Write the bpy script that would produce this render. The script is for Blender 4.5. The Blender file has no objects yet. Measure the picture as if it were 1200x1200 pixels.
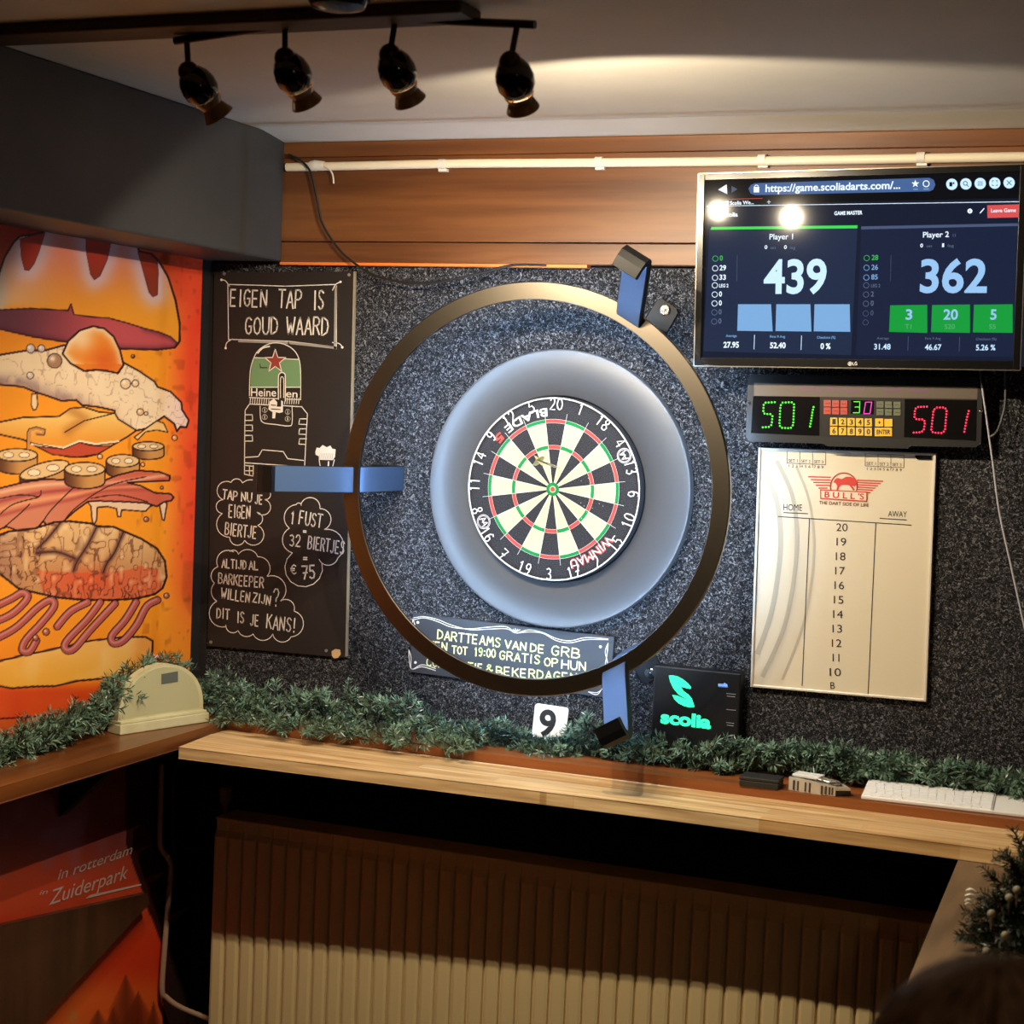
import bpy, math, random
import numpy as np
from mathutils import Vector, Matrix, Euler
from mathutils.geometry import tessellate_polygon
random.seed(7)
sc = bpy.context.scene
COL = sc.collection

# ------------------------------------------------------------------ camera
F_PX = 2007.0
CAM = Vector((1.4631, -3.9585, 1.9277))
YAW, PITCH, ROLL = 0.3819, 0.0617, 0.0429
cy_, sy_, cp_, sp_ = math.cos(YAW), math.sin(YAW), math.cos(PITCH), math.sin(PITCH)
FWD = Vector((-sy_ * cp_, cy_ * cp_, -sp_))
RGT0 = Vector((cy_, sy_, 0)); UP0 = RGT0.cross(FWD)
RGT = RGT0 * math.cos(ROLL) + UP0 * math.sin(ROLL)
UPV = UP0 * math.cos(ROLL) - RGT0 * math.sin(ROLL)
cd = bpy.data.cameras.new('camera'); cam = bpy.data.objects.new('camera', cd); COL.objects.link(cam)
cd.sensor_width = 36.0; cd.lens = 36.0 * F_PX / 1200.0; cd.clip_start = 0.05
cam.matrix_world = Matrix(((RGT.x, UPV.x, -FWD.x, CAM.x), (RGT.y, UPV.y, -FWD.y, CAM.y), (RGT.z, UPV.z, -FWD.z, CAM.z), (0, 0, 0, 1)))
cd.dof.use_dof = True; cd.dof.focus_distance = 4.2; cd.dof.aperture_fstop = 6.0
sc.camera = cam

# ------------------------------------------------------------------ world, exposure, light levels
wd = bpy.data.worlds.new('world'); sc.world = wd; wd.use_nodes = True
wd.node_tree.nodes['Background'].inputs[0].default_value = (1.0, 0.8, 0.6, 1)
wd.node_tree.nodes['Background'].inputs[1].default_value = 0.02
sc.view_settings.view_transform = 'Standard'
try: sc.view_settings.look = 'None'
except Exception: pass
sc.view_settings.exposure = 0.0
sc.view_settings.gamma = 1.0
sc.view_settings.use_curve_mapping = False
SPOT_W = [24.0, 25.0, 30.0, 49.0]
SPOT_BLEND = [.5, .5, .3, .10]
SPOT_ELEV = [-.80, -.78, -.66, -.60]
SPOT_SIZE = [122, 132, 146, 152]      # watts of the four ceiling spots
SPOT_COL = (1.0, 0.83, 0.58)
LED_STRENGTH = 125.0
LED_COL = (0.46, 0.69, 1.0)
FILL_W = 5.0                           # added fill lamp, out of view


# ------------------------------------------------------------------ helpers: rays through the photograph onto real planes
def ray(px, py):
    return FWD + RGT * ((px - 600) / F_PX) - UPV * ((py - 600) / F_PX)
def atY(px, py, Y):
    d = ray(px, py); return CAM + d * ((Y - CAM.y) / d.y)
def atX(px, py, X):
    d = ray(px, py); return CAM + d * ((X - CAM.x) / d.x)
def atZ(px, py, Z):
    d = ray(px, py); return CAM + d * ((Z - CAM.z) / d.z)
def crop(x0, y0, s):
    return lambda zx, zy: (x0 + zx / s, y0 + zy / s)
def lin(c):
    return tuple((v / 255 / 12.92) if v / 255 <= 0.04045 else ((v / 255 + 0.055) / 1.055) ** 2.4 for v in c[:3])

# ------------------------------------------------------------------ materials
MATS = {}
def mat(name, rgb=(128, 128, 128), rough=0.5, metal=0.0, spec=0.5, emit=0.0, ergb=None, coat=0.0, attr=None):
    if name in MATS: return MATS[name]
    m = bpy.data.materials.new(name); m.use_nodes = True
    b = m.node_tree.nodes['Principled BSDF']
    c = (*lin(rgb), 1)
    b.inputs['Base Color'].default_value = c
    b.inputs['Roughness'].default_value = rough
    b.inputs['Metallic'].default_value = metal
    b.inputs['Specular IOR Level'].default_value = spec
    b.inputs['Coat Weight'].default_value = coat
    if emit:
        b.inputs['Emission Color'].default_value = (*lin(ergb or rgb), 1)
        b.inputs['Emission Strength'].default_value = emit
    if attr:
        a = m.node_tree.nodes.new('ShaderNodeAttribute'); a.attribute_name = attr
        m.node_tree.links.new(a.outputs['Color'], b.inputs['Base Color'])
    MATS[name] = m
    return m
def nd(m, t, **kw):
    n = m.node_tree.nodes.new(t)
    for k, v in kw.items(): setattr(n, k, v)
    return n
def lk(m, a, b): m.node_tree.links.new(a, b)
def ramp(m, stops):
    r = nd(m, 'ShaderNodeValToRGB'); e = r.color_ramp.elements
    while len(e) < len(stops): e.new(0.5)
    for i, (p, c) in enumerate(stops):
        e[i].position = p; e[i].color = (*lin(c), 1)
    return r
def coords(m, scale=(1, 1, 1)):
    tc = nd(m, 'ShaderNodeNewGeometry'); mp = nd(m, 'ShaderNodeMapping')
    mp.inputs['Scale'].default_value = scale
    lk(m, tc.outputs['Position'], mp.inputs['Vector']); return mp.outputs['Vector']
def noise_mat(name, c1, c2, scale, sc3=(1, 1, 1), rough=0.6, bump=0.0, detail=4, lo=0.35, hi=0.65, spec=0.4):
    m = mat(name, c1, rough, spec=spec); b = m.node_tree.nodes['Principled BSDF']
    n = nd(m, 'ShaderNodeTexNoise'); n.inputs['Scale'].default_value = scale; n.inputs['Detail'].default_value = detail
    lk(m, coords(m, sc3), n.inputs['Vector'])
    r = ramp(m, [(lo, c1), (hi, c2)]); lk(m, n.outputs['Fac'], r.inputs['Fac']); lk(m, r.outputs['Color'], b.inputs['Base Color'])
    if bump:
        bp = nd(m, 'ShaderNodeBump'); bp.inputs['Strength'].default_value = bump; bp.inputs['Distance'].default_value = 0.003
        lk(m, n.outputs['Fac'], bp.inputs['Height']); lk(m, bp.outputs['Normal'], b.inputs['Normal'])
    return m

def carpet_mat():
    m = mat('needle_felt_carpet', (60, 60, 64), 0.95, spec=0.15); b = m.node_tree.nodes['Principled BSDF']
    v = coords(m)
    n = nd(m, 'ShaderNodeTexNoise'); n.inputs['Scale'].default_value = 150; n.inputs['Detail'].default_value = 2.5; n.inputs['Distortion'].default_value = 1.6
    lk(m, v, n.inputs['Vector'])
    r = ramp(m, [(0.38, (15, 15, 16)), (0.54, (44, 44, 46)), (0.70, (122, 122, 124))])
    lk(m, n.outputs['Fac'], r.inputs['Fac']); lk(m, r.outputs['Color'], b.inputs['Base Color'])
    bp = nd(m, 'ShaderNodeBump'); bp.inputs['Strength'].default_value = 0.5; bp.inputs['Distance'].default_value = 0.004
    lk(m, n.outputs['Fac'], bp.inputs['Height']); lk(m, bp.outputs['Normal'], b.inputs['Normal'])
    return m
def stave_mat():
    m = mat('stave_oak', (215, 170, 110), 0.38, spec=0.45); b = m.node_tree.nodes['Principled BSDF']
    g = nd(m, 'ShaderNodeNewGeometry')
    sep = nd(m, 'ShaderNodeSeparateXYZ'); lk(m, g.outputs['Position'], sep.inputs[0])
    cmb = nd(m, 'ShaderNodeCombineXYZ'); lk(m, sep.outputs['X'], cmb.inputs['X']); lk(m, sep.outputs['Y'], cmb.inputs['Y'])
    br = nd(m, 'ShaderNodeTexBrick')
    br.inputs['Scale'].default_value = 1.0; br.inputs['Mortar Size'].default_value = 0.0004; br.inputs['Brick Width'].default_value = 0.42
    br.inputs['Row Height'].default_value = 0.04; br.inputs['Color1'].default_value = (*lin((222, 180, 124)), 1); br.inputs['Color2'].default_value = (*lin((246, 218, 170)), 1)
    br.inputs['Mortar'].default_value = (*lin((205, 165, 112)), 1); br.inputs['Mortar Smooth'].default_value = 0.5
    lk(m, cmb.outputs[0], br.inputs['Vector'])
    n = nd(m, 'ShaderNodeTexNoise'); n.inputs['Scale'].default_value = 60; n.inputs['Detail'].default_value = 5
    lk(m, coords(m, (0.06, 1, 1)), n.inputs['Vector'])
    r = ramp(m, [(0.3, (170, 150, 125)), (0.65, (255, 255, 255))]); lk(m, n.outputs['Fac'], r.inputs['Fac'])
    mx = nd(m, 'ShaderNodeMix', data_type='RGBA', blend_type='MULTIPLY'); mx.inputs['Factor'].default_value = 0.8
    lk(m, br.outputs['Color'], mx.inputs['A']); lk(m, r.outputs['Color'], mx.inputs['B']); lk(m, mx.outputs['Result'], b.inputs['Base Color'])
    return m

CARPET = carpet_mat()
STAVE = stave_mat()
FASCIA = noise_mat('varnished_mahogany', (90, 53, 30), (122, 77, 44), 30, (0.05, 1, 1), rough=0.36, detail=6)
DARKSHELF = noise_mat('dark_varnished_shelf', (112, 62, 30), (150, 88, 46), 26, (0.08, 1, 1), rough=0.35, detail=5)
LEFTSHELF = noise_mat('brown_varnished_shelf', (92, 50, 22), (122, 70, 32), 26, (1, 0.08, 1), rough=0.3, detail=5)
BOARDWOOD = noise_mat('worn_light_board', (92, 72, 52), (122, 98, 72), 24, (1, 0.12, 1), rough=0.5, detail=6)
CEIL = noise_mat('ceiling_paint', (214, 210, 202), (222, 218, 211), 3, rough=0.55)
SOFFIT = noise_mat('dark_grey_paint', (54, 56, 60), (62, 64, 68), 4, rough=0.5)
BLACKWALL = noise_mat('black_wall_paint', (24, 20, 19), (30, 25, 23), 6, rough=0.7)
DARKWALL = noise_mat('dark_maroon_paint', (38, 20, 18), (44, 24, 21), 6, rough=0.55)
UNDER = noise_mat('dark_under_wall', (22, 18, 16), (28, 23, 20), 5, rough=0.8)
FLOORM = noise_mat('dark_floor', (30, 28, 26), (42, 39, 36), 8, rough=0.6)
BATTEN = noise_mat('dark_brown_batten', (52, 34, 22), (62, 42, 27), 20, (0.1, 1, 1), rough=0.5)
BLACKM = mat('black_powder_coat', (15, 15, 16), 0.42, spec=0.2)
BLACKG = mat('black_gloss', (12, 12, 13), 0.18, spec=0.5)
CHROME = mat('chrome', (215, 215, 215), 0.15, metal=1.0)
STEEL = mat('dull_steel', (130, 125, 118), 0.4, metal=0.8)
WHITEP = mat('white_plastic', (236, 230, 216), 0.4)
CHALK = mat('chalk_white', (222, 216, 206), 0.8, spec=0.2)

# ------------------------------------------------------------------ mesh helpers
W = {}                                   # world matrix of every object built
class M:
    def __init__(s): s.v = []; s.f = []; s.mi = []; s.sm = []; s.cur = 0; s.smooth = False
    def add(s, vs, fs, mi=None):
        o = len(s.v); s.v += [tuple(v) for v in vs]
        for f in fs:
            s.f.append(tuple(i + o for i in f)); s.mi.append(s.cur if mi is None else mi); s.sm.append(s.smooth)
        return s
    def box(s, x0, x1, y0, y1, z0, z1, mi=None):
        x0, x1 = min(x0, x1), max(x0, x1); y0, y1 = min(y0, y1), max(y0, y1); z0, z1 = min(z0, z1), max(z0, z1)
        v = [(x0, y0, z0), (x1, y0, z0), (x1, y1, z0), (x0, y1, z0), (x0, y0, z1), (x1, y0, z1), (x1, y1, z1), (x0, y1, z1)]
        return s.add(v, [(3, 2, 1, 0), (4, 5, 6, 7), (0, 1, 5, 4), (1, 2, 6, 5), (2, 3, 7, 6), (3, 0, 4, 7)], mi)
    def prism(s, poly, y0, y1, mi=None):          # poly in (x, z), extruded along y
        return s.ext([(x, y0, z) for x, z in poly], Vector((0, y1 - y0, 0)), mi)
    def ext(s, pts, d, mi=None):
        n = len(pts); a = [Vector(p) for p in pts]
        nrm = Vector((0, 0, 0))
        for i in range(n): nrm += a[i].cross(a[(i + 1) % n])
        if nrm.dot(Vector(d)) > 0: a = a[::-1]
        b = [p + Vector(d) for p in a]
        tri = tessellate_polygon([a])
        fs = []
        for t in tri:
            p, q, r = (a[i] for i in t)
            t = tuple(t)
            if (q - p).cross(r - p).dot(Vector(d)) > 0: t = t[::-1]
            fs.append(t); fs.append(tuple(i + n for i in t[::-1]))
        for i in range(n):
            j = (i + 1) % n; fs.append((i, i + n, j + n, j)[::-1])
        return s.add(a + b, fs, mi)
    def lathe(s, p, axis, prof, n=24, mi=None):
        ax = Vector(axis).normalized(); u = ax.orthogonal().normalized(); w = ax.cross(u); p = Vector(p)
        vs = []; fs = []
        for t, r in prof:
            for k in range(n):
                a = 2 * math.pi * k / n; vs.append(p + ax * t + (u * math.cos(a) + w * math.sin(a)) * max(r, 1e-5))
        for i in range(len(prof) - 1):
            for k in range(n):
                k2 = (k + 1) % n; fs.append((i * n + k, i * n + k2, (i + 1) * n + k2, (i + 1) * n + k))
        fs.append(tuple(range(n))[::-1]); fs.append(tuple((len(prof) - 1) * n + k for k in range(n)))
        return s.add(vs, fs, mi)
    def tube(s, pts, r, n=8, mi=None, closed=False):
        pts = [Vector(p) for p in pts]; vs = []; fs = []; N = len(pts)
        up = None
        for i, p in enumerate(pts):
            if closed: t = (pts[(i + 1) % N] - pts[i - 1]).normalized()
            else: t = (pts[min(i + 1, N - 1)] - pts[max(i - 1, 0)]).normalized()
            if up is None: up = t.orthogonal().normalized()
            up = (up - t * up.dot(t)).normalized(); w = t.cross(up)
            rr = r[i] if isinstance(r, (list, tuple)) else r
            for k in range(n):
                a = 2 * math.pi * k / n; vs.append(p + (up * math.cos(a) + w * math.sin(a)) * rr)
        for i in range(N if closed else N - 1):
            j = (i + 1) % N
            for k in range(n):
                k2 = (k + 1) % n; fs.append((i * n + k, i * n + k2, j * n + k2, j * n + k))
        if not closed: fs.append(tuple(range(n))[::-1]); fs.append(tuple((N - 1) * n + k for k in range(n)))
        return s.add(vs, fs, mi)
    def sphere(s, c, r, n=16, sc=(1, 1, 1), mi=None):
        c = Vector(c); vs = []; fs = []; R = n // 2
        for i in range(1, R):
            for k in range(n):
                a = math.pi * i / R; b = 2 * math.pi * k / n
                vs.append(c + Vector((math.sin(a) * math.cos(b) * sc[0], math.sin(a) * math.sin(b) * sc[1], math.cos(a) * sc[2])) * r)
        vs += [c + Vector((0, 0, r * sc[2])), c - Vector((0, 0, r * sc[2]))]; T = len(vs) - 2
        for i in range(R - 2):
            for k in range(n): fs.append((i * n + k, (i + 1) * n + k, (i + 1) * n + (k + 1) % n, i * n + (k + 1) % n))
        for k in range(n): fs.append((T, k, (k + 1) % n)); fs.append((T + 1, (R - 2) * n + (k + 1) % n, (R - 2) * n + k))
        return s.add(vs, fs, mi)

def obj(name, m, mats, parent=None, local=False, base=None, smooth=False, bevel=0, col=None):
    """links M as ONE mesh object; verts are world coordinates unless local"""
    me = bpy.data.meshes.new(name)
    if parent is not None: Wm = W[parent]
    else: Wm = Matrix.Translation(Vector(base) if base is not None else Vector((0, 0, 0)))
    vs = m.v
    if not local:
        inv = Wm.inverted(); vs = [inv @ Vector(v) for v in vs]
    me.from_pydata([tuple(v) for v in vs], [], m.f)
    for x in (mats if isinstance(mats, (list, tuple)) else [mats]): me.materials.append(x)
    me.polygons.foreach_set('material_index', m.mi)
    me.polygons.foreach_set('use_smooth', [bool(smooth or q) for q in m.sm])
    if col is not None:
        a = me.color_attributes.new('paint', 'FLOAT_COLOR', 'POINT'); a.data.foreach_set('color', np.asarray(col, dtype=np.float32).ravel())
    me.update()
    o = bpy.data.objects.new(name, me); COL.objects.link(o)
    if parent is not None: o.parent = parent
    else: o.matrix_basis = Wm
    W[o] = Wm
    if bevel:
        b = o.modifiers.new('bevel', 'BEVEL'); b.width = bevel; b.segments = 2; b.limit_method = 'ANGLE'; b.angle_limit = math.radians(40)
    if smooth:
        try: me.set_sharp_from_angle(angle=math.radians(40))
        except Exception: pass
    return o
def tag(o, label, cat, group=None):
    o['label'] = label; o['category'] = cat
    if group: o['group'] = group
    return o
def thing(name, label, cat, loc, rot=(0, 0, 0), group=None):
    o = bpy.data.objects.new(name, None); COL.objects.link(o); o.empty_display_size = 0.05
    o.location = loc; o.rotation_euler = rot
    W[o] = Matrix.Translation(Vector(loc)) @ Euler(rot).to_matrix().to_4x4()
    return tag(o, label, cat, group)
def struct(name, m, mats, **kw):
    o = obj(name, m, mats, **kw); o['kind'] = 'structure'; return o
def copy_tree(o, parent=None):
    c = o.copy(); COL.objects.link(c); W[c] = W[o]
    if parent: c.parent = parent
    for ch in list(o.children): copy_tree(ch, c)
    return c

def cr(pts, n=6, closed=False):                     # Catmull-Rom through points
    P = [Vector(p) for p in pts]; out = []; N = len(P)
    rng = range(N) if closed else range(N - 1)
    for i in rng:
        a = P[i - 1] if (closed or i > 0) else P[0]; b = P[i]; c = P[(i + 1) % N]; d = P[(i + 2) % N] if (closed or i + 2 < N) else P[-1]
        for k in range(n):
            t = k / n
            out.append(0.5 * ((2 * b) + (c - a) * t + (2 * a - 5 * b + 4 * c - d) * t * t + (3 * b - a - 3 * c + d) * t ** 3))
    if not closed: out.append(P[-1])
    return out
def arc3(a, m, b, n=10):                            # circular arc through three 2D points
    ax, ay = a; bx, by = m; cx, cy = b
    d = 2 * (ax * (by - cy) + bx * (cy - ay) + cx * (ay - by))
    if abs(d) < 1e-9: return [a, b]
    ux = ((ax * ax + ay * ay) * (by - cy) + (bx * bx + by * by) * (cy - ay) + (cx * cx + cy * cy) * (ay - by)) / d
    uy = ((ax * ax + ay * ay) * (cx - bx) + (bx * bx + by * by) * (ax - cx) + (cx * cx + cy * cy) * (bx - ax)) / d
    r = math.hypot(ax - ux, ay - uy)
    t0 = math.atan2(ay - uy, ax - ux); tm = math.atan2(by - uy, bx - ux); t1 = math.atan2(cy - uy, cx - ux)
    while tm < t0: tm += 2 * math.pi
    while t1 < t0: t1 += 2 * math.pi
    if tm > t1: t1 -= 2 * math.pi
    return [(ux + r * math.cos(t0 + (t1 - t0) * k / n), uy + r * math.sin(t0 + (t1 - t0) * k / n)) for k in range(n + 1)]

# hand-lettering: strokes on a 4 x 6 grid
GL = {
 'A': '00 26 40;0.8 2 3.2 2', 'B': '00 06 26 3.4 5.2 3.2 3.6 1.8 3.2 0 3.1;1.8 3.2 3.8 2.2 3.8 0.9 2.4 0 00', 'C': '3.8 5 2.6 6 1 5.6 0.2 4 0.2 2 1 0.4 2.6 0 3.8 0.9',
 'D': '00 06 16 3.2 5 3.8 3 3.2 1 10 00', 'E': '36 06 00 30;03 2.6 3', 'F': '36 06 00;03 2.6 3', 'G': '3.6 5.2 2.4 6 1 5.6 0.2 4 0.2 2 1 0.4 2.4 0 3.6 1 3.6 2.8 2.2 2.8',
 'H': '00 06;40 46;03 43', 'I': '20 26', 'J': '3 6 3 1.2 2.4 0.2 1.2 0 0.3 0.9', 'K': '00 06;3.6 6 0.2 2.8;1.2 3.6 3.8 0', 'L': '06 00 3.2 0',
 'M': '00 0.6 6 2 2.4 3.4 6 40', 'N': '00 06 3.6 0 3.6 6', 'O': '20 0.6 0.8 03 0.6 5.2 26 3.4 5.2 43 3.4 0.8 20', 'P': '00 06 2.4 6 3.6 5 3.4 3.6 2 2.8 0 2.8', 'R': '00 06 2.4 6 3.6 5 3.4 3.7 2 3 03;1.8 3 3.8 0',
 'S': '3.6 5.2 2.4 6 1 5.8 0.4 4.6 1.2 3.5 2.8 2.7 3.6 1.6 2.8 0.3 1.4 0 0.3 0.8', 'T': '06 46;26 20', 'U': '06 0.2 1.4 1.2 0 2.8 0 3.8 1.4 46', 'V': '06 20 46', 'W': '06 10 2 4 30 46', 'X': '00 46;06 40', 'Z': '06 46 00 40',
 '0': '20 0.6 0.8 03 0.6 5.2 26 3.4 5.2 43 3.4 0.8 20', '1': '0.8 4.8 26 20', '2': '0.3 4.8 1.2 6 2.8 6 3.6 4.8 3.2 3.2 00 3.8 0', '3': '0.4 5.4 2 6 3.4 5 3 3.6 1.6 3.1 3.2 2.6 3.7 1.3 2.4 0 0.3 0.6',
 '4': '30 36 0.2 1.8 4 1.8', '5': '3.6 6 0.6 6 0.4 3.4 2.4 3.7 3.7 2.2 3 0.4 1.4 0 0.2 0.6', '6': '3.4 5.4 2 6 0.6 4.6 0.2 2 1 0.3 2.6 0 3.7 1.4 3.2 3 1.8 3.4 0.4 2.4', '7': '06 46 1.4 0;0.8 2.8 3.6 3', '8': '2 3.2 0.6 4.4 1 5.8 2 6 3 5.8 3.4 4.4 2 3.2 0.2 1.8 0.8 0.2 20 3.2 0.2 3.8 1.8 2 3.2', '9': '3.6 4.4 2.6 2.8 1 3 0.3 4.4 1 5.8 2.6 6 3.6 4.8 3.4 2 2.4 0 0.8 0.4',
 '&': '40 0.8 4.6 1.4 6 2.6 5.8 2.6 4.6 0.4 2 0.6 0.4 1.8 0 3.8 2.2', '.': '1.8 0 2.2 0.3', '?': '0.3 4.8 1.2 6 2.8 6 3.6 4.8 3 3.4 2 2.6 2 1.6;2 0.4 2 0', '!': '26 2 1.8;2 0.4 2 0', '=': '0.5 2 3.5 2;0.5 4 3.5 4', '€': '3.8 5.2 2.4 6 1 5 0.6 3 1 1 2.4 0 3.8 0.8;0 3.6 2.8 3.6;0 2.4 2.6 2.4', ':': '2 1 2 1.3;2 4 2 4.3', '-': '0.6 3 3.4 3', "'": '2 6 1.8 5', ' ': ''}
def glyph(c):
    out = []
    for st in GL.get(c, '').split(';'):
        tok = st.split(); vals = []
        for t in tok:
            if len(t) == 2 and t.isdigit(): vals += [float(t[0]), float(t[1])]
            else: vals.append(float(t))
        if len(vals) >= 4: out.append([(vals[i], vals[i + 1]) for i in range(0, len(vals) - 1, 2)])
    return out
NARROW = {'I': 0.5, '1': 0.8, '.': 0.45, '!': 0.5, ' ': 0.65, "'": 0.4, ':': 0.5, 'M': 1.2, 'W': 1.25}
_tc = {}
def text_geo(body, bold=0.0, shear=0.0):
    k = (body, bold, shear)
    if k not in _tc:
        cu = bpy.data.curves.new('t', 'FONT'); cu.body = body; cu.size = 1; cu.resolution_u = 4; cu.offset = bold; cu.shear = shear; cu.fill_mode = 'FRONT'
        ob = bpy.data.objects.new('t', cu); me = bpy.data.meshes.new_from_object(ob)
        _tc[k] = ([(v.co.x, v.co.y) for v in me.vertices], [tuple(p.vertices) for p in me.polygons])
        bpy.data.objects.remove(ob); bpy.data.curves.remove(cu); bpy.data.meshes.remove(me)
    return _tc[k]
CAPH = max(y for x, y in text_geo('H')[0])

class D(M):
    """flat lettering and drawing laid on the front face (local plane y = depth) of a thing"""
    def __init__(s, parent, depth, cropf=None, step=0.0004):
        super().__init__(); s.p = parent; s.d = depth; s.c = cropf; s.inv = W[parent].inverted(); s.step = step; s.mats = []
        s.o = s.inv @ CAM
    def uv(s, a, b):
        if s.c: a, b = s.c(a, b)
        d = s.inv.to_3x3() @ ray(a, b); t = (s.d - s.o.y) / d.y
        q = s.o + d * t; return (q.x, q.z)
    def m(s, mt):
        if mt not in s.mats: s.mats.append(mt)
        return s.mats.index(mt)
    def raw(s, pts, mt, l=1):
        y = s.d - l * s.step; v = [Vector((x, y, z)) for x, z in pts]
        if len(v) < 3: return
        fs = []
        for t in tessellate_polygon([v]):
            p, q, r = (v[i] for i in t); t = tuple(t)
            if (q - p).cross(r - p).y > 0: t = t[::-1]
            fs.append(t)
        s.add(v, fs, s.m(mt))
    def rawstroke(s, pts, w, mt, l=1, closed=False, ribbon=False):
        P = [Vector((p[0], p[1])) for p in pts]
        if closed: P.append(P[0])
        P = [q for i, q in enumerate(P) if i == 0 or (q - P[i - 1]).length > 1e-7]
        if len(P) < 2: return
        y = s.d - l * s.step; k = s.m(mt)
        if ribbon:
            vs = []; fs = []; N = len(P)
            for i, q in enumerate(P):
                t = (P[min(i + 1, N - 1)] - P[max(i - 1, 0)]).normalized(); n = Vector((-t.y, t.x)) * (w / 2)
                vs += [(q.x + n.x, y, q.y + n.y), (q.x - n.x, y, q.y - n.y)]
            for i in range(N - 1): fs.append((2 * i, 2 * i + 1, 2 * i + 3, 2 * i + 2))
            s.add(vs, fs, k); return
        for a, b in zip(P, P[1:]):
            t = (b - a).normalized(); n = Vector((-t.y, t.x)) * (w / 2); e = t * (w * 0.35)
            q = [a - e + n, a - e - n, b + e - n, b + e + n]
            s.add([(v.x, y, v.y) for v in q], [(0, 1, 2, 3)], k)
    def poly(s, pts, mt, l=1): s.raw([s.uv(*p) for p in pts], mt, l)
    def stroke(s, pts, w, mt, l=1, closed=False, ribbon=False): s.rawstroke([s.uv(*p) for p in pts], w, mt, l, closed, ribbon)
    def curve(s, pts, w, mt, l=1, closed=False, n=5): s.stroke([tuple(p)[:2] for p in cr([(a, b, 0) for a, b in pts], n, closed)], w, mt, l, False, True)
    def rect(s, x0, y0, x1, y1, mt, l=1): s.poly([(x0, y0), (x1, y0), (x1, y1), (x0, y1)], mt, l)
    def disc(s, x, y, r, mt, l=1, n=20, ry=None):
        s.poly([(x + r * math.cos(2 * math.pi * k / n), y + (ry or r) * math.sin(2 * math.pi * k / n)) for k in range(n)], mt, l)
    def circ(s, x, y, r, w, mt, l=1, n=24):
        s.stroke([(x + r * math.cos(2 * math.pi * k / n), y + r * math.sin(2 * math.pi * k / n)) for k in range(n + 1)], w, mt, l)
    def _fit(s, L, R, h):
        A = Vector(s.uv(*L)); B = Vector(s.uv(*R)); U = Vector(s.uv(L[0], L[1] - h)); e = (B - A)
        hh = (U - A).length; t = e.normalized(); n = Vector((-t.y, t.x)); return A, e.length, hh, t, n
    def text(s, body, L, R, h, mt, l=2, bold=0.0, shear=0.0):
        A, wd_, hh, t, n = s._fit(L, R, h); vs, fs = text_geo(body, bold, shear)
        x0 = min(v[0] for v in vs); x1 = max(v[0] for v in vs); sx = wd_ / (x1 - x0); sz = hh / CAPH; y = s.d - l * s.step
        q = [A + t * ((vx - x0) * sx) + n * (vy * sz) for vx, vy in vs]
        s.add([(v.x, y, v.y) for v in q], fs, s.m(mt))
    def hand(s, body, L, R, h, w, mt, l=2, jit=0.03):
        A, wd_, hh, t, n = s._fit(L, R, h)
        tot = sum(NARROW.get(c, 1.0) * 4 + 1.3 for c in body) - 1.3; sx = wd_ / tot; x = 0
        for c in body:
            g = NARROW.get(c, 1.0)
            jy = random.uniform(-jit, jit)
            for st in glyph(c):
                s.rawstroke([A + t * ((x + px * g) * sx) + n * ((py / 6 + jy) * hh) for px, py in st], w, mt, l)
            x += g * 4 + 1.3
    def done(s, name, parent=None): return obj(name, s, s.mats, parent or s.p, local=True)

# ================================================================== THE ROOM
XL = -1.02; ZC = 2.60; XR = 2.6; YB = -5.6
struct('floor', M().box(XL - .1, XR + .1, YB - .1, .1, -.05, 0), FLOORM)
struct('wall_left', M().box(XL - .1, XL, YB, .1, 0, ZC + .1), DARKWALL)
struct('wall_right', M().box(XR, XR + .1, YB, .1, 0, ZC + .1), DARKWALL)
struct('wall_rear', M().box(XL, XR, YB - .1, YB, 0, ZC + .1), DARKWALL)
struct('wall_back', M().box(XL, XR, .008, .1, 0, ZC + .1), UNDER)
struct('wall_back_carpet', M().box(-1.0, XR, 0, .008, 1.09, 2.272), CARPET)
struct('ceiling', M().box(XL, XR, YB, -.165, ZC, ZC + .08), CEIL)
struct('ceiling_edge_strip', M().ext([(XL, -.158, ZC + .001), (XL, -.028, ZC - .016), (XL, .008, ZC - .016), (XL, .008, ZC + .06), (XL, -.158, ZC + .06)], (XR - XL, 0, 0)), CEIL)
struct('ceiling_batten', M().box(-1.0, .27, -1.315, -1.225, ZC - .022, ZC), BATTEN, bevel=.004)
# dark soffit box above the left wall
s = struct('soffit', M().box(XL, -.795, YB, -.022, 2.278, ZC), SOFFIT, bevel=.006)
# mahogany fascia over the carpet: three boards
struct('trim_1', M().box(-.80, XR, -.020, .008, 2.331, 2.545), FASCIA, bevel=.001)
struct('trim_2', M().box(-.80, XR, -.028, .008, 2.545, 2.583), FASCIA, bevel=.002)
struct('trim_3', M().box(-.80, XR, -.020, .008, 2.277, 2.3285), FASCIA, bevel=.002)
struct('trim_4', M().box(-.80, .05, -.022, .008, 2.270, 2.2768), mat('raw_orange_edge', (226, 120, 48), .5))
BW = M().box(XL, XL + .0015, -.046, .0, 1.09, 2.278); BW.box(XL, -.998, -.0035, .0, 1.09, 2.278)
struct('corner_black_paint', BW, BLACKWALL)

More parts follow.
